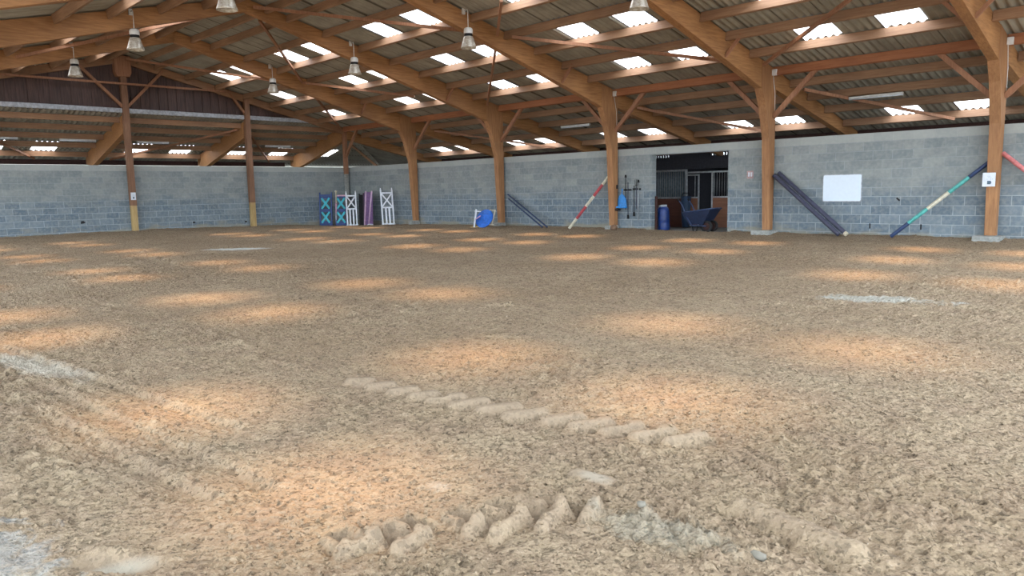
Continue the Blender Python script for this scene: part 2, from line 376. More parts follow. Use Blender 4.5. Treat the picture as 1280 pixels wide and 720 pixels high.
for k in range(7):
    for n_, (a, b, sk) in enumerate(full):
        if a > 0 and a > -seq[k+1]: continue
        cl = (lambda u: -u) if b > 0 else None
        if sk and k == 4: skylight(a, b, seq[k], seq[k+1]-.15, ze, swap=True, clip=cl)
        else: sheet(endr, a, b, seq[k], seq[k+1]-.15, ze, swap=True, lift=.002*(n_ % 2), clip=cl)
side_sky_cover = MB()  # added unseen roof strip cutting light from the side sky
def zl(y): return 4.10+.24*(18+y)
for r0_, r1_ in ((-18.0, -19.2), (-19.2, -20.4)):
    for n_, (a, b, sk) in enumerate(XB):
        if a < -1.1 or a > X_END: continue
        sheet(side_sky_cover, a, b, r0_, r1_-.1, zl, lift=-.03+.002*(n_ % 2))
for mb in (roof, roof_l, side_sky_cover, aisle, endr): struct(mb.build('ceiling', M['sheet']))

# ------------------------------------------------------------------ walls
w = MB()
w.box(-.0, 16.2, .12, .34, -.5, 2.39); w.box(18.66, X_END, .12, .34, -.5, 2.39); w.box(16.2, 18.66, .12, .34, 2.17, 2.39)
struct(w.build('wall_right', M['block_x']))
w = MB(); w.box(-.32, -.10, -18.6, .34, -.5, 2.39); struct(w.build('wall_far', M['block_y']))
# gable boarding above the aisle roof: vertical boards with cover strips
w = MB(); y = -18.0
while y < -.1:
    y1 = min(y+.16, -.05); st = .03 if int(round((y+18)/.16)) % 2 else 0
    zt = min(zr(y), zr(y1))+.03
    if zt > 4.3: w.box(-.13-st, -.10-st, y, y1, 4.22, zt)
    y += .16
struct(w.build('wall_gable', M['boards_dark']))
w = MB(); w.box(-6.7, X_END, 6.35, 6.45, -.5, 2.365)          # eaves wall; small daylight gaps remain under the beam
x = -6.7
for g0 in (11.96, 14.42):
    w.box(x, g0, 6.35, 6.45, 2.36, 2.47); x = g0
    for k in range(6): w.box(x+.07, x+.115, 6.35, 6.45, 2.36, 2.47); x += .115
w.box(x, X_END, 6.35, 6.45, 2.36, 2.47)
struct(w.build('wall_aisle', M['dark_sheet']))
w = MB(); w.box(-6.5, -6.4, -18.6, 6.4, -.5, 2.55); struct(w.build('wall_end_aisle', M['dark_sheet']))
w = MB(); w.box(-.1, X_END, 6.30, 6.46, 2.46, 2.58); struct(w.build('trim_1', M['dark_rust']))
# concrete slab of the stable aisle
w = MB(); w.box(-6.4, X_END, .34, 6.35, -.5, -.045); w.box(16.2, 18.66, .02, .36, -.5, -.04)
struct(w.build('floor_stable_aisle', M['concrete']))
w = MB(); w.box(-6.4, -.32, -18.6, .34, -.5, -.06); struct(w.build('floor_end_aisle', M['concrete']))
w = MB(); w.box(-40, 90, -90, -18.75, -.3, -.06); w.box(X_END+1.2, 90, -18.75, 40, -.3, -.06); struct(w.build('floor_yard', M['yard']))

# ------------------------------------------------------------------ arena sand
rng = np.random.RandomState(7)
TAB = rng.rand(8, 256, 256)
def vnoise(x, y, t=0):
    xi = np.floor(x).astype(int); yi = np.floor(y).astype(int); fx = x-xi; fy = y-yi
    fx = fx*fx*(3-2*fx); fy = fy*fy*(3-2*fy); T = TAB[t % 8]
    a = T[xi % 256, yi % 256]; b = T[(xi+1) % 256, yi % 256]; c = T[xi % 256, (yi+1) % 256]; d = T[(xi+1) % 256, (yi+1) % 256]
    return (a*(1-fx)+b*fx)*(1-fy)+(c*(1-fx)+d*fx)*fy
def fbm(x, y, o=4, t=0):
    s = 0; a = 1; n = 0
    for k in range(o):
        c, d = math.cos(.6*k+.3), math.sin(.6*k+.3)
        s = s+a*vnoise((x*c-y*d)*2**k+17*k, (x*d+y*c)*2**k+31*k, t+k); n += a; a *= .55
    return s/n
def billow(x, y, o=3, t=0):
    s = 0; a = 1; n = 0
    for k in range(o):
        c, d = math.cos(.8*k+.5), math.sin(.8*k+.5)
        s = s+a*(1-np.abs(2*vnoise((x*c-y*d)*2**k+11*k, (x*d+y*c)*2**k+5*k, t+k)-1)); n += a; a *= .6
    return s/n
def lumps(X, Y, cell, rmax, prob, t=0):
    xi = np.floor(X/cell).astype(int); yi = np.floor(Y/cell).astype(int); h = np.zeros_like(X)
    for dx in (-1, 0, 1):
        for dy in (-1, 0, 1):
            a, b = (xi+dx) % 256, (yi+dy) % 256
            px = (xi+dx+TAB[t % 8][a, b])*cell; py = (yi+dy+TAB[(t+1) % 8][a, b])*cell
            r = rmax*(.35+.65*TAB[(t+2) % 8][a, b]**2); e = .7+.6*TAB[(t+4) % 8][a, b]
            ok = TAB[(t+3) % 8][a, b] < prob
            d2 = (X-px)**2*e+(Y-py)**2/e
            h = np.maximum(h, np.where(ok, np.sqrt(np.clip(r*r-d2, 0, None)), 0))
    return h
def seg(X, Y, x0, y0, x1, y1):
    dx, dy = x1-x0, y1-y0; L = math.hypot(dx, dy); t = ((X-x0)*dx+(Y-y0)*dy)/L/L
    return t, ((X-x0)*(-dy)+(Y-y0)*dx)/L, L
def near(X, Y, x0, y0, x1, y1, w):
    t, s, L = seg(X, Y, x0, y0, x1, y1); tc = np.clip(t, 0, 1); e = (t-tc)*L
    return np.exp(-((s*s+e*e*1.5)/w/w)**(2 if w < .09 else 1)), s, tc
BARS_A = [(24.83, -15.54, 24.92, -15.44), (25.04, -15.52, 25.11, -15.41), (25.25, -15.5, 25.31, -15.38), (25.42, -15.47, 25.49, -15.36), (25.57, -15.46, 25.65, -15.29), (25.76, -15.43, 25.83, -15.26), (25.95, -15.39, 26.05, -15.21), (26.14, -15.37, 26.23, -15.19), (26.35, -15.29, 26.44, -15.12), (26.52, -15.26, 26.61, -15.09), (26.67, -15.21, 26.77, -15.04), (26.85, -15.17, 26.92, -14.98), (27.0, -15.12, 27.07, -14.94)]
BARS_T = [(26.76, -16.53, 26.9, -16.52), (26.86, -16.35, 27.07, -16.31), (26.9, -16.2, 27.14, -16.13), (26.95, -16.05, 27.19, -15.99), (26.74, -16.67, 26.91, -16.63), (26.69, -16.76, 26.8, -16.76)]
BARS_R = [(26.85, -16.85, 26.85, -16.7), (26.97, -16.7, 26.94, -16.55), (27.13, -16.39, 27.09, -16.21), (27.21, -16.23, 27.15, -16.05), (27.28, -16.07, 27.21, -15.92), (27.04, -16.44, 27.03, -16.36)]
LINES = [(19.09, -12.97, 19.69, -10.81), (19.69, -10.81, 19.88, -9.59), (20.8, -14.13, 21.67, -11.27), (22.46, -14.22, 23.28, -12.54), (23.28, -12.54, 23.28, -10.88), (8.2, -11.18, 11.88, -12.58), (11.88, -12.58, 15.98, -13.14), (24.3, -15.63, 22.2, -15.4), (22.2, -15.4, 20.9, -14.2), (18.13, -15.32, 21.0, -15.72), (12.5, -14.4, 18.1, -15.3)]
GROOVES = [(23.48, -17.23, 26.0, -16.99), (23.3, -17.0, 26.1, -16.75), (21.5, -16.9, 25.2, -16.5), (26.2, -17.49, 26.43, -17.33)]
def ground(X, Y, fine=True):
    h = -.18*np.exp(-((X/3.6)**2+(Y/2.2)**2))
    h = h+.03*(fbm(X*.5, Y*.5, 3, 1)-.5)
    # low bank of sand thrown up against the walls
    h = h+(.045*np.exp(-((Y+.02)/.28)**2)*np.clip((X-7)/6, 0, 1)+.05*np.exp(-((X)/.35)**2)*np.clip((-Y-3)/4, 0, 1))*(.5+fbm(X*2, Y*2, 2, 3))*np.where((X > 16.0) & (X < 18.9) & (Y > -.6), .1, 1)
    # circular harrow marks, widest at the turn
    r = np.hypot(X-13.5, Y+11.5); h = h+.008*np.sin(r*14+3*fbm(X*.7, Y*.7, 2, 2))*np.clip((20-X)/6, 0, 1)
    smooth = np.zeros_like(X)
    # crumbly clods
    rough = .55+.9*np.clip(fbm(X*.6+3, Y*.6, 3, 4)*2-.6, 0, 1)
    b1 = billow(X*7, Y*7, 3, 2); b2 = billow(X*22, Y*22, 3, 5)
    cl = .030*np.clip(b1-.45, 0, 1)**1.3*2*np.clip(fbm(X*3, Y*3, 2, 6)*2-.55, 0, 1)+.017*np.clip(b2-.4, 0, 1)
    heap = np.exp(-(((X-27.5)/.42)**2+((Y+15.95)/.2)**2))+.8*np.exp(-(((X-27.0)/.6)**2+((Y+16.75)/.18)**2))
    wx = X+.012*(vnoise(X*45, Y*45, 1)-.5); wy = Y+.012*(vnoise(X*45, Y*45, 6)-.5)
    pr_ = np.clip(.12+.55*(fbm(X*1.1, Y*1.1, 3, 3)-.35)*2, .05, .8)+.6*heap
    cl = cl+.75*lumps(wx, wy, .11, .032, pr_*.35, 0)+1.05*lumps(wx, wy, .05, .019, pr_*.8, 2)+.95*lumps(wx, wy, .024, .0105, pr_+.25, 5)
    cl = cl-.024*np.clip(billow(X*11+4, Y*11, 2, 7)-.62, 0, 1)*2.2
    cl = cl*(rough+.9*heap)
    e, s, t = near(X, Y, 24.8, -15.5, 27.1, -15.03, .19); cl = cl*(1-.9*e)
    e, s, t = near(X, Y, 26.72, -16.75, 27.2, -16.0, .2); cl = cl*(1-.85*e)
    g = np.zeros_like(X)
    for (x0, y0, x1, y1) in LINES:
        e, s, t = near(X, Y, x0, y0, x1, y1, .11)
        g = g+e*(.05*np.clip(fbm(X*8, Y*8, 2, 1)*2-.75, 0, 1)-.012)
    for (x0, y0, x1, y1) in GROOVES:
        e, s, t = near(X, Y, x0, y0, x1, y1, .05); g = g-.018*e*(.5+fbm(X*5, Y*5, 2, 3)); e, s, t = near(X, Y, x0, y0+.08, x1, y1+.08, .04); g = g+.012*e
    if fine:
        for q in BARS_A:
            x0, y0, x1, y1 = q; e, s, t = near(X, Y, x0, y0, x1, y1, .048)
            smooth = np.maximum(smooth, np.clip(1.6*e, 0, 1)); g = g+.036*e
            e, s, t = near(X, Y, x0+.085, y0-.02, x1+.095, y1-.02, .034); smooth = np.maximum(smooth, e*.8); g = g-.065*e
        for q in BARS_T:
            e, s, t = near(X, Y, *q, .034); smooth = np.maximum(smooth, np.clip(1.8*e, 0, 1)); g = g-.05*e
            x0, y0, x1, y1 = q; e, s, t = near(X, Y, x0+.02, y0-.062, x1+.02, y1-.062, .026); g = g+.022*e; smooth = np.maximum(smooth, e*.6)
            e, s, t = near(X, Y, x0-.02, y0+.055, x1-.02, y1+.055, .02); g = g+.016*e
        for q in BARS_R:
            e, s, t = near(X, Y, *q, .026); smooth = np.maximum(smooth, np.clip(1.5*e, 0, 1)*.7); g = g+.045*e
            x0, y0, x1, y1 = q; e, s, t = near(X, Y, x0-.05, y0, x1-.05, y1, .022); g = g-.022*e
        e, s, t = near(X, Y, 27.64, -15.56, 28.1, -15.64, .045); smooth = np.maximum(smooth, np.clip(1.5*e, 0, 1)*.6); g = g+.04*e
        e, s, t = near(X, Y, 27.6, -15.66, 28.1, -15.76, .04); g = g-.025*e
        e, s, t = near(X, Y, 26.95, -15.73, 27.11, -15.72, .045); smooth = np.maximum(smooth, np.clip(1.4*e, 0, 1)); g = g+.02*e
        e, s, t = near(X, Y, 26.2, -17.47, 26.43, -17.33, .05); smooth = np.maximum(smooth, np.clip(1.4*e, 0, 1)*.8); g = g-.02*e
    global LAST_SMOOTH; LAST_SMOOTH = smooth
    return h+cl*(1-smooth)+g-.012
def grid_mesh(name, xs, ys, mat):
    X, Y = np.meshgrid(xs, ys, indexing='ij'); nx, ny = len(xs), len(ys)
    Z = ground(X, Y)
    co = np.stack([X, Y, Z], -1).reshape(-1, 3).astype(np.float32)
    I = np.arange(nx*ny).reshape(nx, ny)
    q = np.stack([I[:-1, :-1], I[1:, :-1], I[1:, 1:], I[:-1, 1:]], -1).reshape(-1, 4)
    me = bpy.data.meshes.new(name); me.vertices.add(len(co)); me.vertices.foreach_set('co', co.ravel())
    me.loops.add(q.size); me.loops.foreach_set('vertex_index', q.ravel().astype(np.int32))
    me.polygons.add(len(q)); me.polygons.foreach_set('loop_start', np.arange(0, q.size, 4, dtype=np.int32)); me.polygons.foreach_set('loop_total', np.full(len(q), 4, dtype=np.int32))
    me.polygons.foreach_set('use_smooth', np.ones(len(q), dtype=bool))
    me.materials.append(mat); me.update(calc_edges=True); me.validate()
    at = me.attributes.new('compact', 'FLOAT', 'POINT'); at.data.foreach_set('value', LAST_SMOOTH.astype(np.float32).ravel())
    o = bpy.data.objects.new(name, me); col.objects.link(o); return o
xs = np.concatenate([np.arange(-.1, 12, .075), np.arange(12, 22, .04), np.arange(22, 25, .022), np.arange(25, 26.3, .0125), np.arange(26.3, 28.4, .0085), np.arange(28.4, 29, .014), np.arange(29, 31, .04), np.arange(31, 31.2, .3)])
ys = np.concatenate([np.arange(-18.8, -17.9, .03), np.arange(-17.9, -17.2, .0125), np.arange(-17.2, -14.9, .0085), np.arange(-14.9, -14.6, .014), np.arange(-14.6, -12, .022), np.arange(-12, -6, .045), np.arange(-6, .13, .06)])
struct(grid_mesh('floor', xs, ys, M['sand']))

# loose crumbs of sand lying on the near surface
cr = MB(); rr = np.random.RandomState(3)
ico = [(0, 0, 1)]+[(math.cos(a)*.9, math.sin(a)*.9, .35*(1 if i % 2 else -1)) for i, a in enumerate(np.arange(6)*PI/3)]+[(0, 0, -1)]
icf = [(0, 1+i, 1+(i+1) % 6) for i in range(6)]+[(7, 1+(i+1) % 6, 1+i) for i in range(6)]
nC = 34000
ang = rr.rand(nC)*1.5-.75; dist = 1.9+rr.rand(nC)**1.4*8
cx = 28.99+dist*(-.711*np.cos(ang)+.70*np.sin(ang)); cy = -18.085+dist*(.70*np.cos(ang)+.711*np.sin(ang))
keep = (cy < -.3) & (cy > -18.6) & (cx < 30.8) & (fbm(cx*1.3, cy*1.3, 3, 2)+.25*rr.rand(nC) > .5); cx, cy = cx[keep], cy[keep]
gz = ground(cx, cy); rad = .0028+.011*rr.rand(len(cx))**4.
for a, b, z, r in zip(cx, cy, gz, rad):
    j = rr.rand(8)*.6+.7; t = rr.rand()*6; c_, s_ = math.cos(t), math.sin(t); e = .6+.5*rr.rand()
    cr.add([(a+r*k*(v[0]*c_-v[1]*s_), b+r*k*e*(v[0]*s_+v[1]*c_), z+r*.3+r*.6*k*v[2]) for v, k in zip(ico, j)], icf, False)
tag(cr.build('sand_crumbs', M['sand']), 'loose crumbs of sand scattered over the raked arena surface', 'sand', kind='stuff')

# stones near the camera
for i, (x, y, r, lab) in enumerate([(27.88, -15.9, (.035, .02, .014), 'pale flat stone lying on the sand in the near foreground'),
                                    (27.40, -15.88, (.018, .016, .012), 'small grey stone on the churned sand beside the tyre tread marks')]):
    z = float(ground(np.array([x]), np.array([y]))[0]); tag(MB().blob((x, y, z+r[2]*.55), r, i, 2, .15).build('stone', M['stone']), lab, 'stone')

# ------------------------------------------------------------------ portal frames
ORD = ['first', 'second', 'third', 'fourth', 'fifth', 'sixth', 'seventh', 'eighth', 'ninth']
FLAB = ['first honey timber portal frame from the far corner, post beside the white jump wing',
        'second honey timber portal frame, its post foot beside the blue disc',
        'third honey timber portal frame, post between the red and white pole and the blue shovel',
        'fourth honey timber portal frame, post right of the stable doorway against the dark poles',
        'fifth honey timber portal frame at the right, post carrying a white card',
        'honey timber portal frame nearest the camera, out at the right edge']
def frame(i):
    x = i*BAY; t = thing('portal_frame', (x, 0, 0), FLAB[i-1], 'timber frame', 'portal frames carrying the roof')
    k0, k1 = x-.095, x+.095
    # tapered post: narrow at the foot, deep at the knee
    MB().prism([(.06, .10), (.06, 4.08), (-.70, 4.27), (-.70, 3.66), (-.62, 3.50), (-.46, 3.20), (-.23, 2.4), (-.10, .10)], 'x', k0-.008, k1+.008).build('post', M['post'], t, .006)
    def raf(sgn):
        f = lambda y: y if sgn > 0 else -2*HALF-y
        b = [(f(-.60), 3.58)]+[(f(y), 3.42+.28*-y) for y in (-1.6, -3., -5., -7., -8.4)]+[(f(-9.), 5.93)]
        tp = [(f(-9.), zr(-9)-.02), (f(-.0), zr(0)-.02), (f(0), 3.72)]
        return MB().prism(b+tp, 'x', k0, k1)
    raf(1).build('rafter', M['glulam'], t, .006)
    if i <= 6:
        raf(-1).build('rafter', M['glulam_l'], t, .006)
    for s in (-1, 1):
        if i == 6: continue
        MB().bar((x+s*.1, -.06, 2.93), (x+s*1.22, -.06, 4.03), .09, .11).build('knee_brace', M['brace'], t, .005)
        MB().bar((x+s*.09, -2.42, 4.15), (x+s*.5, -2.42, 4.58), .06, .07).build('fly_brace', M['brace'], t)
    if i >= 4:
        MB().prism([(-.22+.0, -.2), (.5, -.2), (.5, .06), (.46, .11), (-.18, .11), (-.22, .06)] if 0 else [(x-.25, -.2), (x+.25, -.2), (x+.25, .10), (x-.25, .10)], 'y', -.42, .09).build('concrete_footing', M['concrete'], t, .012)
    else:
        MB().box(x-.13, x+.13, -.30, .09, -.2, .12).build('concrete_footing', M['concrete'], t, .02)
    return t
for i in range(1, 7): frame(i)
# left posts standing on the open side
for i in (1, 2, 3, 4, 5):
    pass

# small white boxes at the heads of posts three to five
for i in (3, 4, 5):
    x = i*BAY; o = thing('junction_box', (x+.17, -.16, 4.02), 'small white box fixed at the head of the %s portal post' % ORD[i-1], 'electrical box', 'white boxes at post heads')
    MB().box(x+.105, x+.22, -.20, -.13, 3.93, 4.08).build('housing', M['white_metal'], o, .01)
    MB().tube([(x+.12, -.15, 3.95), (x+.115, -.02, 3.5), (x+.112, .0, 2.9)], .007, 6).build('cable', M['white_metal'], o)

# ------------------------------------------------------------------ gable frame with its three posts
def gpost(y, top, lab, w=.20, base=0.):
    t = thing('gable_post', (.06, y, base), lab, 'timber post', 'posts along the far wall')
    MB().box(-.05, .15, y-w/2, y+w/2, .95, top).build('post', M['gable_post'], t, .006)
    MB().box(-.045, .145, y-w/2+.005, y+w/2-.005, base-.1, .95).build('post_foot', M['yellow_wood'], t, .006)
    return t
t = gpost(-9.0, 6.1, 'tall centre post of the far gable with a wide head and two braces')
MB().prism([(-9.27, 6.2), (-8.73, 6.2), (-8.73, 5.62), (-8.80, 5.48), (-9.20, 5.48), (-9.27, 5.62)], 'x', -.09, .19).build('head_block', M['brace'], t, .01)
MB().bar((.05, -9.08, 4.45), (.05, -10.4, 5.78), .11, .09).build('diagonal_brace', M['brace'], t)
MB().bar((.05, -8.92, 4.45), (.05, -7.62, 5.80), .11, .09).build('diagonal_brace', M['brace'], t)
t = gpost(-4.5, 5.15, 'slender post of the far wall midway between centre post and corner')
MB().bar((.05, -4.6, 4.5), (.05, -5.22, 5.32), .10, .08).build('diagonal_brace', M['brace'], t)
t = thing('gable_post', (.0, -.02, -.15), 'dark corner post where the two blockwork walls meet', 'timber post', None)
MB().box(-.07, .09, -.12, .04, 2.1, 4.0).build('post', M['brace'], t, .005)
MB().box(-.06, .08, -.11, .03, -.2, 2.1).build('post_foot', M['concrete'], t, .005)
MB().bar((.08, -.05, 2.85), (1.1, -.05, 4.05), .09, .1).build('knee_brace', M['brace'], t)
t = thing('gable_rafter', (0, -9, 6.1), 'timber rafter pair along the top of the dark gable boarding', 'roof timber')
for s in (1, -1):
    f = (lambda y: y) if s > 0 else (lambda y: -18-y)
    MB().prism([(f(-.1), zr(-.1)-.30), (f(-9), zr(-9)-.30), (f(-9), zr(-9)-.03), (f(-.1), zr(-.1)-.03)], 'x', -.08, .06).build('rafter', M['purlin_y'], t)
tag(MB().bar((.22, -18., 5.2), (.22, -5.2, 5.24), .05, .07).build('tie_pole', M['brace']), 'thin horizontal timber rail crossing in front of the dark gable boards', 'timber rail')
tag(MB().box(-.17, .04, -18.4, -1.15, 4.24, 4.40).build('flashing_strip', M['grey_flash'], bevel=.02), 'long grey-white metal flashing at the foot of the gable boards', 'flashing')
tag(MB().bar((-.02, -8.75+.0, 5.2), (-.02, -8.74, 4.4), .02).build('cord', M['brace']), 'thin vertical cord hanging in front of the gable boards', 'cord') if 0 else None
# lean-to rafters beyond the gable
for j, y in enumerate((-13.5, -9.0, -4.5, .0)):
    lab = ['sloping aisle rafter beyond the far wall at the left edge', 'sloping aisle rafter falling away behind the tall centre gable post',
           'sloping aisle rafter falling away behind the slender far post', 'sloping aisle rafter falling away behind the far corner post'][j]
    tag(MB().prism([(-.15, 3.52), (-.15, ze(-.15)-.02), (-4.9, ze(-4.9)-.02), (-4.9, 2.62), (-4.2, 2.50), (-3.7, 2.62)], 'y', y-.1, y+.1).build('aisle_rafter', M['glulam'], bevel=.005), lab, 'roof timber', 'aisle rafters beyond the far wall')
# lean-to rafters behind the side wall
for i in range(0, 7):
    x = i*BAY
    if i == 0: pts = [(.05, 3.6), (.05, 4.0), (6.2, zr(6.2)-.02), (6.2, 2.35), (3.46, 2.88)]
    else: pts = [(.062, 3.62), (.062, zr(.06)-.02), (6.2, zr(6.2)-.02), (6.2, 2.3), (3.46, 2.90), (1.23, 3.37)]
    lab = ('sloping aisle rafter over the side aisle at the far corner' if i == 0 else
           'sloping aisle rafter continuing behind the %s portal post over the side aisle' % ORD[i-1])
    if i == 6: continue
    tag(MB().prism(pts, 'x', x-.09, x+.09).build('aisle_rafter', M['glulam'], bevel=.005), lab, 'roof timber', 'aisle rafters behind the side wall')

# ------------------------------------------------------------------ purlins, one per bay
def pbox(x0, x1, y, s, w=.075, h=.2, zf=zr):
    z = zf(y); c, n = math.cos(SL), math.sin(SL)*s          # s=+1: roof falls towards +y
    ax = (c, -n); up = (n, c)
    P = lambda a, b: (y+ax[0]*a+up[0]*b, z+ax[1]*a+up[1]*b)
    return MB().prism([P(-w/2, -h), P(w/2, -h), P(w/2, -.004), P(-w/2, -.004)], 'x', x0, x1)
def bayname(i): return 'between the far gable and first portal frame' if i == 0 else 'between portal frames %d and %d' % (i, i+1)
def bayword(i): return 'in the bay at the far gable' if i == 0 else 'between the %s and %s portal frames' % (ORD[i-1], ORD[i])
for i in range(0, 6):
    x0, x1 = i*BAY+.106, (i+1)*BAY-.106
    if i == 0: x0 = .09
    for k, y in enumerate(PR):
        if i == 5 and k > 3: continue
        if k == 0:
            o = pbox(x0, x1, -.08, 1, .09, .21).build('eave_beam', M['eave']); tag(o, 'reddish eave beam on the post heads %s' % bayword(i), 'roof timber', 'eave beams along the right side')
        else:
            o = pbox(x0, x1, y, 1).build('purlin', M['purlin']); tag(o, 'right slope purlin, %s above the eave beam, %s' % (ORD[k-1], bayword(i)), 'roof timber', 'purlins of the right roof slope')
    for k, y in enumerate(PR):
        yl = -18-y
        if i > 2 or (i > 1 and k < 4): continue
        if k < 2: continue
        o = pbox(x0, x1, yl, -1).build('purlin', M['purlin']); tag(o, 'left slope purlin, %s down from the ridge, %s' % (ORD[8-k], bayword(i)), 'roof timber', 'purlins of the left roof slope')
    for k, y in enumerate(PA):
        o = pbox(x0, x1, y, 1).build('purlin', M['dark_rust' if k == 4 else 'purlin']); tag(o, 'side aisle purlin, %s behind the eave beam, %s' % (ORD[k], bayword(i)), 'roof timber', 'purlins of the side aisle roof')  # last row coloured dark for the shade above the wall
YB = [-18.0, -13.5, -9.0, -4.5, 0.0]
for j in range(1, 4):
    where = ['', 'left of the centre post bay', 'right of the tall centre post', 'next to the far corner'][j]
    for k, x in enumerate(PG):
        z = ze(x); y0, y1 = YB[j]+.1, YB[j+1]-.1
        if x < -4.85: y0 -= .1; y1 += .1
        tag(MB().box(x-.038, x+.038, y0, y1, z-.2, z-.006).build('purlin', M['dark_rust' if k == 5 else 'purlin_y']), 'end aisle purlin, %s beyond the gable, %s' % (ORD[k], where), 'roof timber', 'purlins of the end aisle roof')  # outermost row painted dark, standing in for eaves shade

# wind braces lying under the purlins, each one a diagonal timber
WB = [((10.32, -8.95, 6.0), (14.43, -5.57, 5.21), 'diagonal wind brace from the ridge down to the third frame'),
      ((15.42, -4.72, 5.0), (19.41, -1.5, 4.23), 'diagonal wind brace from the third frame down towards the fourth post head'),
      ((9.52, -8.42, 5.89), (5.31, -4.9, 5.04), 'dark diagonal wind brace from ridge to first portal frame'),
      ((5.31, -4.9, 5.04), (8.3, -2.4, 4.45), 'diagonal wind brace crossing between the first and second frames'),
      ((4.88, -4.45, 4.94), (.35, -.35, 3.97), 'diagonal wind brace running down to the far corner post'),
      ((16.72, -6.31, 5.38), (15.15, -4.97, 5.06), 'upper part of the dark steep brace in front of the third frame'),
      ((14.66, -4.55, 4.96), (10.3, -.9, 4.08), 'dark diagonal wind brace from the third frame to the second post head'),
      ((23.4, -3.6, 4.73), (20.15, -.95, 4.09), 'diagonal wind brace falling to the fourth post head'),
      ((20.3, .93, 3.65), (22.9, 4.15, 2.87), 'thin diagonal brace over the side aisle behind the whiteboard bay'),
      ((.6, -9.0, 6.03), (4.7, -5.0, 5.07), 'diagonal wind brace from the gable head to the first frame'),
      ((5.1, -13.2, 5.02), (9.6, -9.4, 5.93), 'diagonal wind brace on the left slope behind the hanging lamp'),
      ((15.1, .9, 3.66), (17.8, 4.1, 2.88), 'thin diagonal brace over the side aisle near the stable doorway'),
      ((5.2, .9, 3.66), (8.8, 4.1, 2.88), 'thin diagonal brace over the side aisle near the far corner')]
for a, b, lab in WB: tag(MB().bar(a, b, .06, .075).build('wind_brace', M['brace']), lab, 'roof timber', 'diagonal wind braces')
for a, b, lab in [((-2.2, -12.9, 3.45), (-4.9, -10.9, 2.82), 'thin diagonal brace in the end aisle at the far left'),
                  ((-4.9, -8.2, 2.82), (-.4, -4.7, 3.86), 'diagonal brace in the end aisle rising to the slender post'),
                  ((-.4, -4.3, 3.86), (-4.9, -1.2, 2.82), 'diagonal brace in the end aisle falling right of the slender post')]:
    tag(MB().bar(a, b, .06, .075).build('wind_brace', M['brace']), lab, 'roof timber', 'diagonal wind braces')
tag(MB().bar((-.85, .75, 3.5), (1.1, .85, 2.42), .07, .09).build('strut', M['purlin']), 'pale diagonal strut crossing behind the far corner post', 'roof timber')

# ------------------------------------------------------------------ bell lamps
def bell_lamp(x, y, lab):
    t = thing('bell_lamp', (x, y, 4.63), lab, 'lamp', 'bell-shaped lamps hung from the portal frames')
    c = (x, y, 0)
    MB().tube([(x-.16, y, 5.50), (x-.02, y, 5.52), (x, y, 5.48), (x, y, 5.07)], .009, 8).build('hanger_rod', M['white_metal'], t)
    MB().box(x-.175, x-.135, y-.04, y+.04, 5.43, 5.57).build('bracket', M['white_metal'], t)
    MB().lathe([(.0, 5.10), (.07, 5.095), (.10, 5.07), (.108, 5.03), (.108, 4.955)], c).build('top_cap', M['white_metal'], t)
    MB().lathe([(.10, 4.96), (.10, 4.885), (.108, 4.88)], c).build('collar', M['black'], t)
    prof = [(.108, 4.89), (.118, 4.86), (.138, 4.80), (.162, 4.72), (.184, 4.65), (.192, 4.62)]
    MB().lathe(prof+[(r-.006, z) for r, z in prof[::-1]], c).build('reflector', M['lamp_shade'], t)
    b = MB().lathe([(.0, 4.74), (.045, 4.75), (.05, 4.80), (.03, 4.88), (.0, 4.90)], c, 12).build('bulb', M['white_metal'], t)
    return t
def shade_mat():
    m, nt, b = nodes_of('ribbed_aluminium_reflector')
    b.inputs['Base Color'].default_value = (.62, .58, .50, 1); b.inputs['Roughness'].default_value = .35; b.inputs['Metallic'].default_value = .25
    t = N(nt, 'ShaderNodeTexNoise', i_Scale=7., i_Detail=4.); nt.links.new(ramp(nt, t.outputs[0], [(.35, (.44, .38, .29)), (.65, (.70, .68, .62))]), b.inputs['Base Color']); return m
M['lamp_shade'] = shade_mat()
for i, y, lab in [(1, -5.95, 'bell lamp hanging low under the first frame on the right, above the slender far post'),
                  (2, -5.95, 'bell lamp hanging from the right rafter of the second portal frame'),
                  (3, -5.95, 'bell lamp hanging from the right rafter of the third portal frame'),
                  (4, -5.95, 'bell lamp cut by the top edge, on the fourth portal frame'),
                  (1, -11.85, 'leftmost bell lamp, hanging in front of the dark gable boards'),
                  (2, -11.85, 'bell lamp hanging beside the head of the tall centre gable post'),
                  (3, -11.85, 'large bell lamp cut by the top edge, left of centre')]:
    bell_lamp(i*BAY+.27, y, lab)

# ------------------------------------------------------------------ unlit batten lights over the aisles
def batten(x0, y0, z0, x1, y1, z1, lab):
    a, b = Vector((x0, y0, z0)), Vector((x1, y1, z1)); c = (a+b)/2; t = thing('batten_light', c, lab, 'lamp', 'white batten lights over the aisles')
    MB().bar(a, b, .08, .05).build('housing', M['white_metal'], t, .008)
    MB().tube([a-Vector((0, 0, .04)), b-Vector((0, 0, .04))], .018, 8).build('tube_lamp', M['white_paint'], t)
for i, lab in ((2, 'white batten light over the side aisle left of the third post'), (4, 'white batten light over the side aisle above the whiteboard')):
    batten(i*BAY+1.2, 1.85, 3.42, i*BAY+2.5, 1.85, 3.42, lab)
for y, lab in ((-12.5, 'white batten light over the end aisle at the far left'), (-10.0, 'white batten light over the end aisle left of the centre post'),
               (-7.35, 'white batten light over the end aisle right of the centre post'), (-2.05, 'white batten light over the end aisle near the far corner')):
    batten(-2.27, y-.6, 3.40, -2.27, y+.6, 3.40, lab)

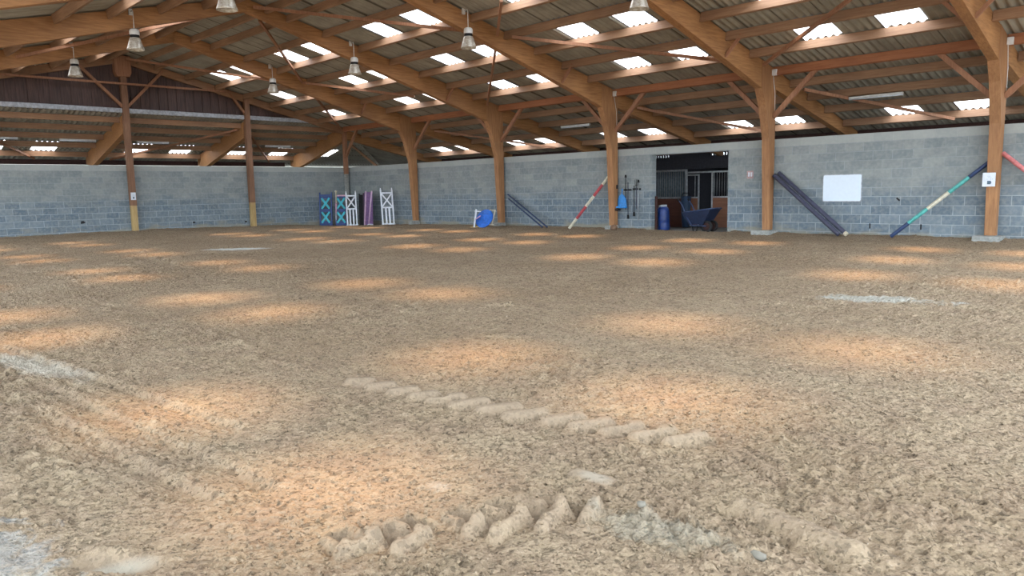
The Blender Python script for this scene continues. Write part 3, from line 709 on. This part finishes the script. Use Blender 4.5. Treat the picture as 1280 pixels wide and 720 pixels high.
# ------------------------------------------------------------------ things on and against the side wall
WY = .12                                             # face of the side wall
t = thing('whiteboard', (21.69, WY, 1.13), 'blank white board with rounded corners on the blockwork wall', 'board')
def rrect(x0, x1, z0, z1, r, n=5):
    p = []
    for cx, cz, a in ((x1-r, z1-r, 0), (x0+r, z1-r, 90), (x0+r, z0+r, 180), (x1-r, z0+r, 270)):
        p += [(cx+r*math.cos(math.radians(a+90*k/n)), cz+r*math.sin(math.radians(a+90*k/n))) for k in range(n+1)]
    return p
MB().prism(rrect(21.23, 22.15, .81, 1.46, .04), 'y', WY-.03, WY).build('frame', M['grey_flash'], t)
MB().prism(rrect(21.245, 22.135, .825, 1.445, .035), 'y', WY-.034, WY-.029).build('panel', flat('whiteboard_face', (.70, .80, .90), .35, var=.01), t)
t = thing('wall_notice', (19.30, WY, 1.52), 'faded red and white notice on the wall between doorway and fourth post', 'sign')
MB().box(19.21, 19.39, WY-.012, WY, 1.42, 1.62).build('plate', flat('faded_pink_plate', (.46, .30, .30), .6), t)
w = MB()
for x in (19.245, 19.285, 19.335): w.box(x, x+.025, WY-.015, WY-.011, 1.47, 1.58)
w.build('lettering', M['white_paint'], t)
def card(x0, x1, y, z0, z1, loc, lab, axis='y'):
    t = thing('letter_card', loc, lab, 'sign', 'white cards on posts')
    W = x1-x0; H = z1-z0
    def bx(m, a, b, c, d, dep, dep2):
        if axis == 'y': m.box(x0+a*W, x0+b*W, y-dep2, y-dep, z0+c*H, z0+d*H)
        else: m.box(y+dep, y+dep2, x0+a*W, x0+b*W, z0+c*H, z0+d*H)
    m = MB(); bx(m, 0, 1, 0, 1, 0, .006); m.build('card', flat('white_card', (.68, .74, .80), .5, var=.03), t)
    m = MB(); bx(m, .38, .66, .17, .42, .006, .008); bx(m, .43, .70, .22, .36, .006, .0085); m.build('picture', flat('grey_blue_print', (.07, .12, .17), .6), t)
    m = MB()
    for a in (.34, .42, .55, .62, .74): bx(m, a, a+.04, .50, .56, .006, .008)
    bx(m, .40, .70, .66, .68, .006, .008); bx(m, .36, .62, .74, .76, .006, .008); m.build('small_print', flat('pale_print', (.35, .42, .50), .6, var=.02), t)
card(24.735, 24.965, -.42, 1.12, 1.40, (24.85, -.42, 1.12), 'white printed card with a small dark picture on the fifth portal post')
card(-9.09, -8.92, .15, 1.15, 1.42, (.15, -9, 1.15), 'white printed card on the tall centre post of the far wall', 'x')

def pole(a, b, r, segs, lab, name='jump_pole', grp='jump poles leaning on the side wall', cat='pole'):
    a, b = Vector(a), Vector(b); t = thing(name, a, lab, cat, grp); p = 0.
    for f, m, nm in segs:
        MB().tube([a+(b-a)*p, a+(b-a)*f], r, 16).build(nm, M[m], t, .004); p = f
    return t
pole((13.46, -.42, .01), (14.71, -.02, 1.58), .046, [(.2, 'pole_cream', 'band'), (.44, 'pole_red', 'band'), (.64, 'pole_cream', 'band'), (.86, 'pole_red', 'band'), (1, 'pole_cream', 'band')],
     'red and white banded jump pole leaning against the third post')
pole((12.52, -.42, .03), (10.25, .02, 1.10), .026, [(1, 'pole_navy', 'shaft')], 'upper of two dark thin poles leaning right of the second post')
pole((12.38, -.50, .03), (10.36, -.05, .95), .026, [(1, 'pole_navy', 'shaft')], 'lower of two dark thin poles leaning right of the second post')
pole((21.88, -.46, .055), (20.05, -.06, 1.48), .052, [(1, 'pole_violet', 'shaft')], 'lower of two dark violet poles leaning left of the whiteboard')
pole((22.05, -.42, .055), (20.14, .0, 1.54), .052, [(.03, 'cream_paint', 'pole_end'), (1, 'pole_violet', 'shaft')], 'upper dark violet pole with a pale end leaning left of the whiteboard')
pole((23.00, -.38, .04), (24.72, .04, 1.62), .042, [(.19, 'pole_navy', 'band'), (.39, 'teal', 'band'), (.61, 'pole_cream', 'band'), (.81, 'teal', 'band'), (1, 'pole_navy', 'band')],
     'jump pole banded navy, mint and cream leaning against the fifth post')
pole((27.0, -.4, .03), (24.96, .04, 1.80), .046, [(.30, 'pole_green', 'band'), (.48, 'pole_pink', 'band'), (.78, 'pole_green', 'band'), (1, 'pole_pink', 'band')],
     'salmon pink and dark jump pole leaning right of the fifth post')

# tool rack: two wall bars with tools hanging from them
def tool_rail(x0, x1, z, lab):
    t = thing('tool_rail', ((x0+x1)/2, WY, z), lab, 'tool rack', 'tool rails on the wall')
    MB().box(x0, x1, WY-.05, WY, z-.022, z+.022).build('rail', M['black'], t, .005)
    for k in range(3):
        x = x0+.05+(x1-x0-.1)*k/2; MB().tube([(x, WY-.04, z), (x, WY-.09, z), (x, WY-.10, z+.03)], .008, 6).build('hook', M['black'], t)
tool_rail(15.22, 15.48, 1.18, 'black tool rail on the wall nearest the third post')
tool_rail(15.55, 15.82, 1.20, 'black tool rail on the wall nearest the stable doorway')
def tool(x, z0, z1, head, lab, hm='black', hh='black'):
    t = thing('hand_tool', (x, WY-.07, z0), lab, 'tool', 'tools hanging on the wall')
    MB().tube([(x, WY-.07, z0), (x, WY-.07, z1)], .011, 8).build('handle', M[hm], t)
    w = MB()
    if head == 'fork':
        w.tube([(x-.05, WY-.07, z1), (x+.05, WY-.07, z1)], .008, 6)
        for k in (-.05, 0, .05): w.tube([(x+k, WY-.07, z1), (x+k, WY-.075, z1+.16)], .007, 6)
        w.build('tines', M[hh], t)
    elif head == 'brush':
        w.prism([(x-.03, z0-.10), (x+.03, z0-.10), (x+.02, z0+.02), (x-.02, z0+.02)], 'y', WY-.09, WY-.05); w.build('bristles', M[hh], t)
    else:
        w.prism([(x-.035, z1-.03), (x+.035, z1-.03), (x+.02, z1+.05), (x-.02, z1+.05)], 'y', WY-.08, WY-.06); w.build('grip', M[hh], t)
tool(15.31, .60, 1.58, 'grip', 'long dark handled tool hanging on the left rail, tallest of its pair')
tool(15.40, .42, 1.40, 'brush', 'dark broom hanging beside the blue shovel', 'pole_violet')
tool(15.62, .50, 1.30, 'brush', 'dark broom hanging on the right rail')
tool(15.71, .62, 1.32, 'fork', 'short black fork hanging with its tines up on the right rail', 'pole_violet')
tool(15.78, .28, 1.42, 'grip', 'thin pale handled tool hanging rightmost on the rails', 'galv')
t = thing('blue_shovel', (15.2, WY-.12, .66), 'bright blue plastic shovel hanging on the wall beside the third post', 'shovel')
MB().prism([(15.05, .66), (15.06, .90), (15.12, 1.02), (15.20, 1.07), (15.28, 1.02), (15.35, .92), (15.38, .66)], 'y', WY-.12, WY-.09).build('scoop_back', M['bright_blue'], t, .01)
MB().box(15.04, 15.39, WY-.20, WY-.09, .64, .69).build('scoop_lip', M['bright_blue'], t, .01)
MB().tube([(15.2, WY-.1, 1.05), (15.21, WY-.1, 1.22)], .016, 8).build('handle', M['bright_blue'], t)
t = thing('black_shovel', (14.98, WY-.12, .6), 'black scoop standing half behind the third post', 'shovel')
MB().box(14.98, 15.13, WY-.20, WY-.07, .56, .62).build('scoop', M['black'], t, .01)
MB().tube([(15.0, WY-.12, .6), (14.98, WY-.12, 1.25)], .013, 8).build('handle', M['black'], t)
MB().box(14.93, 15.05, WY-.14, WY-.1, 1.22, 1.34).build('grip', M['black'], t, .012)
tag(MB().blob((15.16, -.32, .06), (.11, .10, .10), 5, 3, .12).build('sand_lump', M['dry_lump']), 'rounded brown lump on the sand at the foot of the third post', 'lump')

# small drain marks in the blockwork: short dark openings
for x, z, lab in ((22.36, .24, 'dark slot low in the wall right of the violet poles'), (23.46, .24, 'dark slot low in the wall above the mint pole foot')):
    tag(MB().box(x-.014, x+.014, WY-.006, WY+.002, z-.06, z+.06).build('wall_slot', M['black']), lab, 'wall slot', 'dark slots in the side wall')
tag(MB().bar((22.92, WY-.003, .89), (22.99, WY-.003, .83), .035, .01, up=(0, 1, 0)).build('wall_mark', M['black']), 'short dark mark on the wall right of the whiteboard', 'mark')
for y, z, s, lab in ((-10.64, .41, .05, 'dark chipped hole in the far wall left of the centre post'), (-6.81, .25, .035, 'small dark hole in the far wall between the posts'), (-4.74, .19, .035, 'small dark hole in the far wall beside the slender post foot')):
    tag(MB().prism([(y-s*1.6, z-s), (y+s*.5, z-s*.8), (y+s*1.6, z), (y+s*.3, z+s), (y-s*1.2, z+s*.9)], 'x', -.102, -.094).build('wall_hole', M['black']), lab, 'hole', 'dark holes in the far wall')

# ------------------------------------------------------------------ stable front seen through the doorway
SY = 2.5
def grille(mb, x0, x1, z0, z1, step=.085):
    n = max(2, int((x1-x0)/step))
    for k in range(n+1):
        x = x0+(x1-x0)*k/n; mb.tube([(x, SY, z0), (x, SY, z1)], .010, 6)
t = thing('stable_partition', (14.6, SY, -.04), 'stable front with a tall steel grille above dark red boards, left in the doorway', 'stable front')
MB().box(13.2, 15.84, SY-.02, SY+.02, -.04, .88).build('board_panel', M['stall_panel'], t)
w = MB(); grille(w, 13.25, 15.80, .92, 1.74); w.build('grille', M['galv'], t)
w = MB(); w.box(13.2, 15.86, SY-.03, SY+.03, 1.73, 1.79); w.box(13.2, 15.84, SY-.03, SY+.03, .87, .93); w.box(15.82, 15.88, SY-.035, SY+.035, -.04, 1.79); w.build('frame', M['galv'], t, .004)
t = thing('stable_door', (16.1, SY-.06, -.04), 'half open sliding stable door with a grey steel frame', 'stable door')
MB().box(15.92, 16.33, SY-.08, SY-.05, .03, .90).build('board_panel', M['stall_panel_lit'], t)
w = MB()
for a in ((15.89, 15.93, 0, 1.62), (16.32, 16.36, 0, 1.62)): w.box(a[0], a[1], SY-.09, SY-.04, a[2], a[3])
for z in (.0, .88, 1.58): w.box(15.89, 16.36, SY-.09, SY-.04, z, z+.045)
w.build('frame', M['galv'], t, .003)
MB().tube([(16.21, SY-.065, .92), (16.21, SY-.065, 1.6)], .012, 6).build('grille_bar', M['galv'], t)
t = thing('stable_partition', (17.6, SY, -.04), 'stable front with grille and boards coloured as lit, right in the doorway', 'stable front')
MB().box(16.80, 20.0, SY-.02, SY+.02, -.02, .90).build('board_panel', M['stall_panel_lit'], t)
w = MB(); grille(w, 16.85, 19.9, .95, 1.66); w.build('grille', M['galv'], t)
w = MB(); w.box(15.88, 20.0, SY-.03, SY+.03, 1.66, 1.71); w.box(16.76, 20.0, SY-.03, SY+.03, .89, .94); w.box(16.76, 16.81, SY-.035, SY+.035, -.04, 1.7); w.build('frame', M['galv'], t, .004)
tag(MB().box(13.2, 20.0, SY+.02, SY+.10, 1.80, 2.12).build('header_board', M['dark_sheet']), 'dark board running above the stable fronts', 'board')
tag(MB().box(12.6, 15.80, 3.15, 3.19, -.04, 1.78).build('blue_light_board', flat('bluish_light_grey', (.16, .22, .26), .8)), 'blue-grey board standing in for bluish light behind the left stable grille', 'board')  # bluish light behind the grille, painted as board colour
tag(MB().box(15.81, 15.86, 2.56, 5.9, -.04, 2.10).box(15.86, 20.0, 4.4, 4.45, -.04, 2.10).build('stall_shade_boards', M['dark_sheet']), 'added near black boards standing in for the dark inside of the open stall', 'board')  # added to keep the stall interior black, its shade in the colour
tag(MB().box(12.6, 20.0, 2.62, 5.9, 2.12, 2.16).build('skylight_blocker', M['dark_sheet']), 'added dark plate blocking skylight from above the stable fronts', 'board')  # added plate that keeps skylight off the stall interior
tag(MB().box(16.20, 16.25, .28, .36, -.04, .98).build('door_jamb', M['dark_rust'], bevel=.006), 'dark red timber jamb at the left side of the doorway', 'jamb')
# blue drum leaning in the doorway
t = thing('blue_drum', (16.42, .55, -.04), 'tall dark blue plastic drum just inside the doorway', 'drum')
tilt = Matrix.Rotation(math.radians(-4), 4, 'Y')
MB().lathe([(0, 0), (.155, 0), (.175, .04), (.18, .20), (.172, .22), (.18, .24), (.182, .48), (.174, .50), (.18, .52), (.17, .64), (.13, .70), (0, .70)], (16.30, .62, -.04), 28, tilt).build('body', M['blue_plastic'], t, .0)
MB().lathe([(0, .70), (.11, .70), (.125, .72), (.125, .76), (0, .77)], (16.30, .62, -.04), 24, tilt).build('lid', M['grey_flash'], t)
# wheelbarrow
t = thing('wheelbarrow', (17.55, .6, -.04), 'large dark blue wheelbarrow parked in the stable doorway', 'wheelbarrow')
y0, y1 = .32, .92
def tray(mb, sc, dz):
    top = [(17.10, y0, .50+dz), (18.02, y0, .62+dz), (18.02, y1, .62+dz), (17.10, y1, .50+dz)]
    bot = [(17.30, y0+.08, .16), (17.74, y0+.08, .18), (17.74, y1-.08, .18), (17.30, y1-.08, .16)]
    c = Vector((17.55, .62, .4)); q = [tuple(c+(Vector(p)-c)*sc) for p in top+bot]
    mb.add(q, [(0, 1, 5, 4), (1, 2, 6, 5), (2, 3, 7, 6), (3, 0, 4, 7), (4, 5, 6, 7)])
w = MB(); tray(w, 1, 0); o = w.build('tray', M['navy_plastic'], t); sm = o.modifiers.new('wall', 'SOLIDIFY'); sm.thickness = .02
w = MB(); w.tube([(17.10, y0, .50), (18.02, y0, .62), (18.04, (y0+y1)/2, .625), (18.02, y1, .62), (17.10, y1, .50), (17.09, (y0+y1)/2, .50), (17.10, y0, .50)], .022, 8); w.build('rim', M['pole_navy'], t)
for y in (y0+.04, y1-.04):
    MB().tube([(16.98, y, .84), (17.08, y, .72), (17.22, y, .42), (17.42, y, .13), (17.72, y, .14), (17.86, y, .13)], .018, 8).build('frame_tube', M['pole_navy'], t)
    MB().tube([(16.94, y, .88), (16.99, y, .83)], .024, 8).build('hand_grip', M['black'], t)
    MB().tube([(17.42, y, .15), (17.46, y, -.03), (17.56, y, -.03), (17.60, y, .15)], .016, 8).build('stand_leg', M['black'], t)
rotx = Matrix.Rotation(PI/2, 4, 'X')
for y in (.47, .77):
    wl = MB().lathe([(.11, -.045), (.155, -.04), (.165, 0), (.155, .04), (.11, .045), (.11, -.045)], (17.83, y, .125), 24, rotx).build('wheel', M['rubber'], t)
    MB().lathe([(0, -.02), (.11, -.03), (.11, .03), (0, .02)], (17.83, y, .125), 20, rotx).build('hub', M['dark_rust'], wl)
for o in [c for c in t.children if c.name.startswith('wheel')]:
    pass
t = thing('muck_tub', (16.3, 2.2, -.04), 'tall dark blue tub standing behind the wheelbarrow handles', 'tub')
MB().lathe([(0, .0), (.11, .0), (.13, .30), (.16, .95), (.17, .97)], (16.02, 2.22, -.02), 20).build('body', flat('slate_blue_plastic', (.03, .06, .12), .5), t)
MB().tube([(16.02-.16, 2.22, .93), (16.02-.1, 2.22, 1.05), (16.02+.1, 2.22, 1.05), (16.02+.16, 2.22, .93)], .012, 8).build('handle', M['black'], t)

# ------------------------------------------------------------------ show-jump wings in the far corner
def gz_at(x, y): return float(ground(np.array([x]), np.array([y]))[0])
FACE = math.atan2(.70, .711)                          # rotates a panel built in x-z to face the arena
def wing(x, y, lab, kind, ra, rb, w=.50, h=1.42, lean=.12, rz=FACE, side=0., roll=0.):
    t = thing('jump_wing', (x, y, gz_at(x, y)+.01), lab, 'jump wing', 'show jump wings stored in the far corner')
    t.rotation_euler = (0, 0, 0)
    p = .045
    def P(u, d, z):                                   # local u across, d depth, z height with backward lean
        return (u+z*roll, d+z*lean, z)
    def upright(u, z1): return MB().bar(P(u, 0, 0), P(u, 0, z1), .055, p, up=(0, 1, 0))
    up_a = upright(-w/2+.03, h).build('upright', M[ra], t, .004, local=True)
    up_b = upright(w/2-.03, h).build('upright', M[ra], t, .004, local=True)
    for z in ([.03, .70, h-.13] if kind == 'picket' else [.04, h-.12]):
        MB().bar(P(-w/2+.05, 0, z), P(w/2-.05, 0, z), p, .06).build('rail', M[rb if kind == 'pinktop' and z > 1 else ra], t, .003, local=True)
    if kind == 'picket':
        for u in (-.07, .07): MB().bar(P(u, -.005, .05), P(u, -.005, .69), .065, .03, up=(0, 1, 0)).build('slat', M[ra], t, .003, local=True)
        for s in (1, -1): MB().bar(P(-s*(w/2-.06), -.004*s, .74), P(s*(w/2-.06), -.004*s, h-.17), .05, .028, up=(0, 1, 0)).build('cross_bar', M[ra], t, local=True)
        for u in (-w/2+.03, w/2-.03): MB().tube([P(u, 0, h), P(u, 0, h+.07)], .02, 8).build('peg', M[ra], t, local=True)
    else:
        for zc in (.36, .95):
            for s in (1, -1): MB().bar(P(-s*.17, -.03-.004*s, zc-.23), P(s*.17, -.03-.004*s, zc+.23), .085, .025, up=(0, 1, 0)).build('cross_bar', M['turquoise'], t, local=True)
        MB().bar(P(-w/2+.05, .01, .09), P(w/2-.05, .01, .09), .03, .12).build('rail', M[ra], t, local=True)
        for z0, z1 in ((.10, .20), (.58, .72), (1.16, 1.26)): MB().bar(P(0, .01, z0), P(0, .01, z1), w-.12, .02, up=(0, 1, 0)).build('infill', M['jump_blue'], t, local=True)
    # feet that let the wing stand
    for u in (-w/2+.03, w/2-.03): MB().bar((u, -.10, .02), (u, .22, .02), .05, .04).build('foot', M[ra], t, local=True)
    t.rotation_euler = (0, 0, rz); return t
wing(.54, -1.48, 'dark blue jump wing with turquoise crosses, leftmost in the far corner', 'cross', 'jump_blue', 'jump_blue', w=.56)
wing(1.12, -1.08, 'dark blue jump wing with turquoise crosses and pink top rail, behind the white wing', 'pinktop', 'jump_blue', 'pink_paint', w=.50, h=1.40)
wing(1.79, -.96, 'white jump wing with a crossed top, left one, overlapping the blue wing', 'picket', 'white_paint', 'white_paint', w=.46, h=1.38, roll=-.04)
wing(3.64, -.41, 'white jump wing with a crossed top standing alone against the side wall', 'picket', 'white_paint', 'white_paint', w=.52, h=1.42, roll=-.06)
g0 = gz_at(1.9, -.72)
t = thing('show_jump_filler', (2.03, -.62, g0), 'stack of black openwork jump panels between white wing and purple panel', 'jump panel')
for k in range(2):
    w = MB(); ox = -.02+.20*k; oy = .05*k
    for u in (-.09, .09): w.bar((ox+u, oy, 0), (ox+u, oy+.14, 1.36-.02*k), .045, .04, up=(0, 1, 0))
    for z in np.arange(.06, 1.34, .16): w.bar((ox-.09, oy+.1*z, z), (ox+.09, oy+.1*z, z), .03, .055)
    w.bar((ox, oy+.02, .05), (ox, oy+.16, 1.32), .15, .012, up=(0, 1, 0))
    w.build('panel', M['black'], t, local=True)
t.rotation_euler = (0, 0, FACE)
g0 = gz_at(2.35, -.55)
t = thing('show_jump_filler', (2.36, -.52, g0), 'purple jump filler panel leaning in the corner behind two pink rods', 'jump panel')
MB().bar((0, .06, .02), (0, .18, 1.40), .34, .03, up=(0, 1, 0)).build('board', M['purple'], t, .004, local=True)
MB().bar((-.21, .10, .02), (-.21, .2, 1.36), .07, .03, up=(0, 1, 0)).build('side_board', flat('dark_plum', (.05, .02, .05), .6), t, .004, local=True)
t.rotation_euler = (0, 0, FACE)
for dx, lean, lab in ((-.10, .0, 'left of two pale pink rods standing before the purple panel'), (.06, .08, 'right of two pale pink rods standing before the purple panel')):
    x, y = 2.50+dx*.75, -.70+dx*.75; z = gz_at(x, y)
    tag(MB().tube([(x, y, z), (x+.02+lean*.7, y+.12+lean*.7, z+1.44)], .03, 10).build('jump_rod', M['lilac']), lab, 'pole', 'pink rods in the corner')
x, y = .94, -1.22; z = gz_at(x, y)
t = thing('jump_rod', (x, y, z), 'pale rod with a pink middle between the two blue jump wings', 'pole')
MB().tube([(x, y, z), (x+.0, y+.02, z+.55)], .028, 10).build('shaft', M['grey_flash'], t)
MB().tube([(x, y+.02, z+.55), (x, y+.04, z+.98)], .028, 10).build('pink_band', M['pink_paint'], t)
MB().tube([(x, y+.04, z+.98), (x, y+.06, z+1.46)], .028, 10).build('shaft', M['cream_paint'], t)
MB().lathe([(0, 1.44), (.05, 1.45), (.05, 1.50), (0, 1.51)], (x, y+.06, z), 10).build('end_cap', M['cream_paint'], t)
# white jump cup block on the sand
x, y = 2.95, -.85; z = gz_at(x, y)
tag(MB().blob((x, y, z+.035), (.17, .10, .05), 9, 3, .14).build('white_bag', M['white_paint']), 'small crumpled white bag on the sand left of the lone white wing', 'bag')

# ------------------------------------------------------------------ blue disc with its stand at the second post
x, y = 10.22, -1.08; z = gz_at(x, y)
t = thing('blue_disc', (x, y, z), 'round blue table top tipped on its edge beside the second post', 'table top')
R_ = Matrix.Rotation(math.radians(12), 4, 'Z') @ Matrix.Rotation(math.radians(62), 4, 'X') @ Matrix.Rotation(0, 4, 'Z')
MB().lathe([(0, -.02), (.325, -.02), (.34, -.01), (.34, .01), (.325, .02), (0, .02)], (x, y, z+.31), 40, R_).build('round_top', M['disc_blue'], t)
MB().lathe([(0, -.06), (.27, -.06), (.29, -.02)], (x, y, z+.31), 32, R_).build('underside', M['navy_plastic'], t)
for (a, b) in (((.16, .10, .60), (.32, .22, .58)), ((.32, .22, .60), (.24, .12, .10)), ((.18, .06, .10), (.32, .14, .10))):
    MB().bar((x+a[0], y+a[1], z+a[2]), (x+b[0], y+b[1], z+b[2]), .045, .03).build('leg_piece', M['cream_paint'], t, .003)
x, y = 9.98, -1.34; z = gz_at(x, y)
t = thing('folded_stand', (x, y, z), 'small white and pink painted stand propped left of the blue disc', 'stand')
MB().bar((x, y, z+.02), (x+.02, y+.10, z+.62), .05, .04).build('upright', M['white_paint'], t, .004)
MB().bar((x-.02, y+.06, z+.56), (x+.16, y+.18, z+.54), .045, .03).build('cross_rail', M['white_paint'], t, .004)
MB().bar((x+.02, y+.05, z+.28), (x+.14, y+.18, z+.40), .10, .03).build('pink_board', M['pink_paint'], t, .004)
MB().bar((x-.14, y-.05, z+.025), (x+.20, y+.18, z+.025), .07, .04).build('foot', M['yellow_wood'], t, .004)

# ------------------------------------------------------------------ light
w = bpy.data.worlds.new('World'); scn.world = w; w.use_nodes = True
bg = w.node_tree.nodes['Background']; bg.inputs[0].default_value = (.80, .90, 1.0, 1); bg.inputs[1].default_value = 7.0
sd = bpy.data.lights.new('sun', 'SUN'); so = bpy.data.objects.new('sun', sd); col.objects.link(so)
sd.energy = 14.0; sd.color = (1, .62, .34); sd.angle = math.radians(7.5)
so.rotation_euler = Vector((.60, -.29, -1)).to_track_quat('-Z', 'Y').to_euler(); so.location = (0, 0, 20)

# ------------------------------------------------------------------ camera
cd = bpy.data.cameras.new('camera'); co = bpy.data.objects.new('camera', cd); col.objects.link(co)
cd.sensor_width = 36; cd.lens = 927.3/1280*36; cd.clip_start = .05; cd.clip_end = 300
yaw, pitch, roll = map(math.radians, (-45.796, -7.45, -1.096))
fw = Vector((math.sin(yaw)*math.cos(pitch), math.cos(yaw)*math.cos(pitch), math.sin(pitch)))
r0 = fw.cross(Vector((0, 0, 1))).normalized(); u0 = r0.cross(fw); cr_, sr_ = math.cos(roll), math.sin(roll)
rr_ = cr_*r0+sr_*u0; uu = -sr_*r0+cr_*u0
co.matrix_world = Matrix(((rr_.x, uu.x, -fw.x, 28.987), (rr_.y, uu.y, -fw.y, -18.085), (rr_.z, uu.z, -fw.z, 1.215), (0, 0, 0, 1)))
scn.camera = co
scn.view_settings.view_transform = 'Standard'; scn.view_settings.look = 'None'; scn.view_settings.gamma = 1; scn.view_settings.exposure = 0.
scn.view_settings.use_curve_mapping = False
scn.cycles.use_denoising = True; scn.cycles.max_bounces = 8; scn.cycles.diffuse_bounces = 5; scn.cycles.transparent_max_bounces = 12
scn.cycles.sample_clamp_indirect = 12
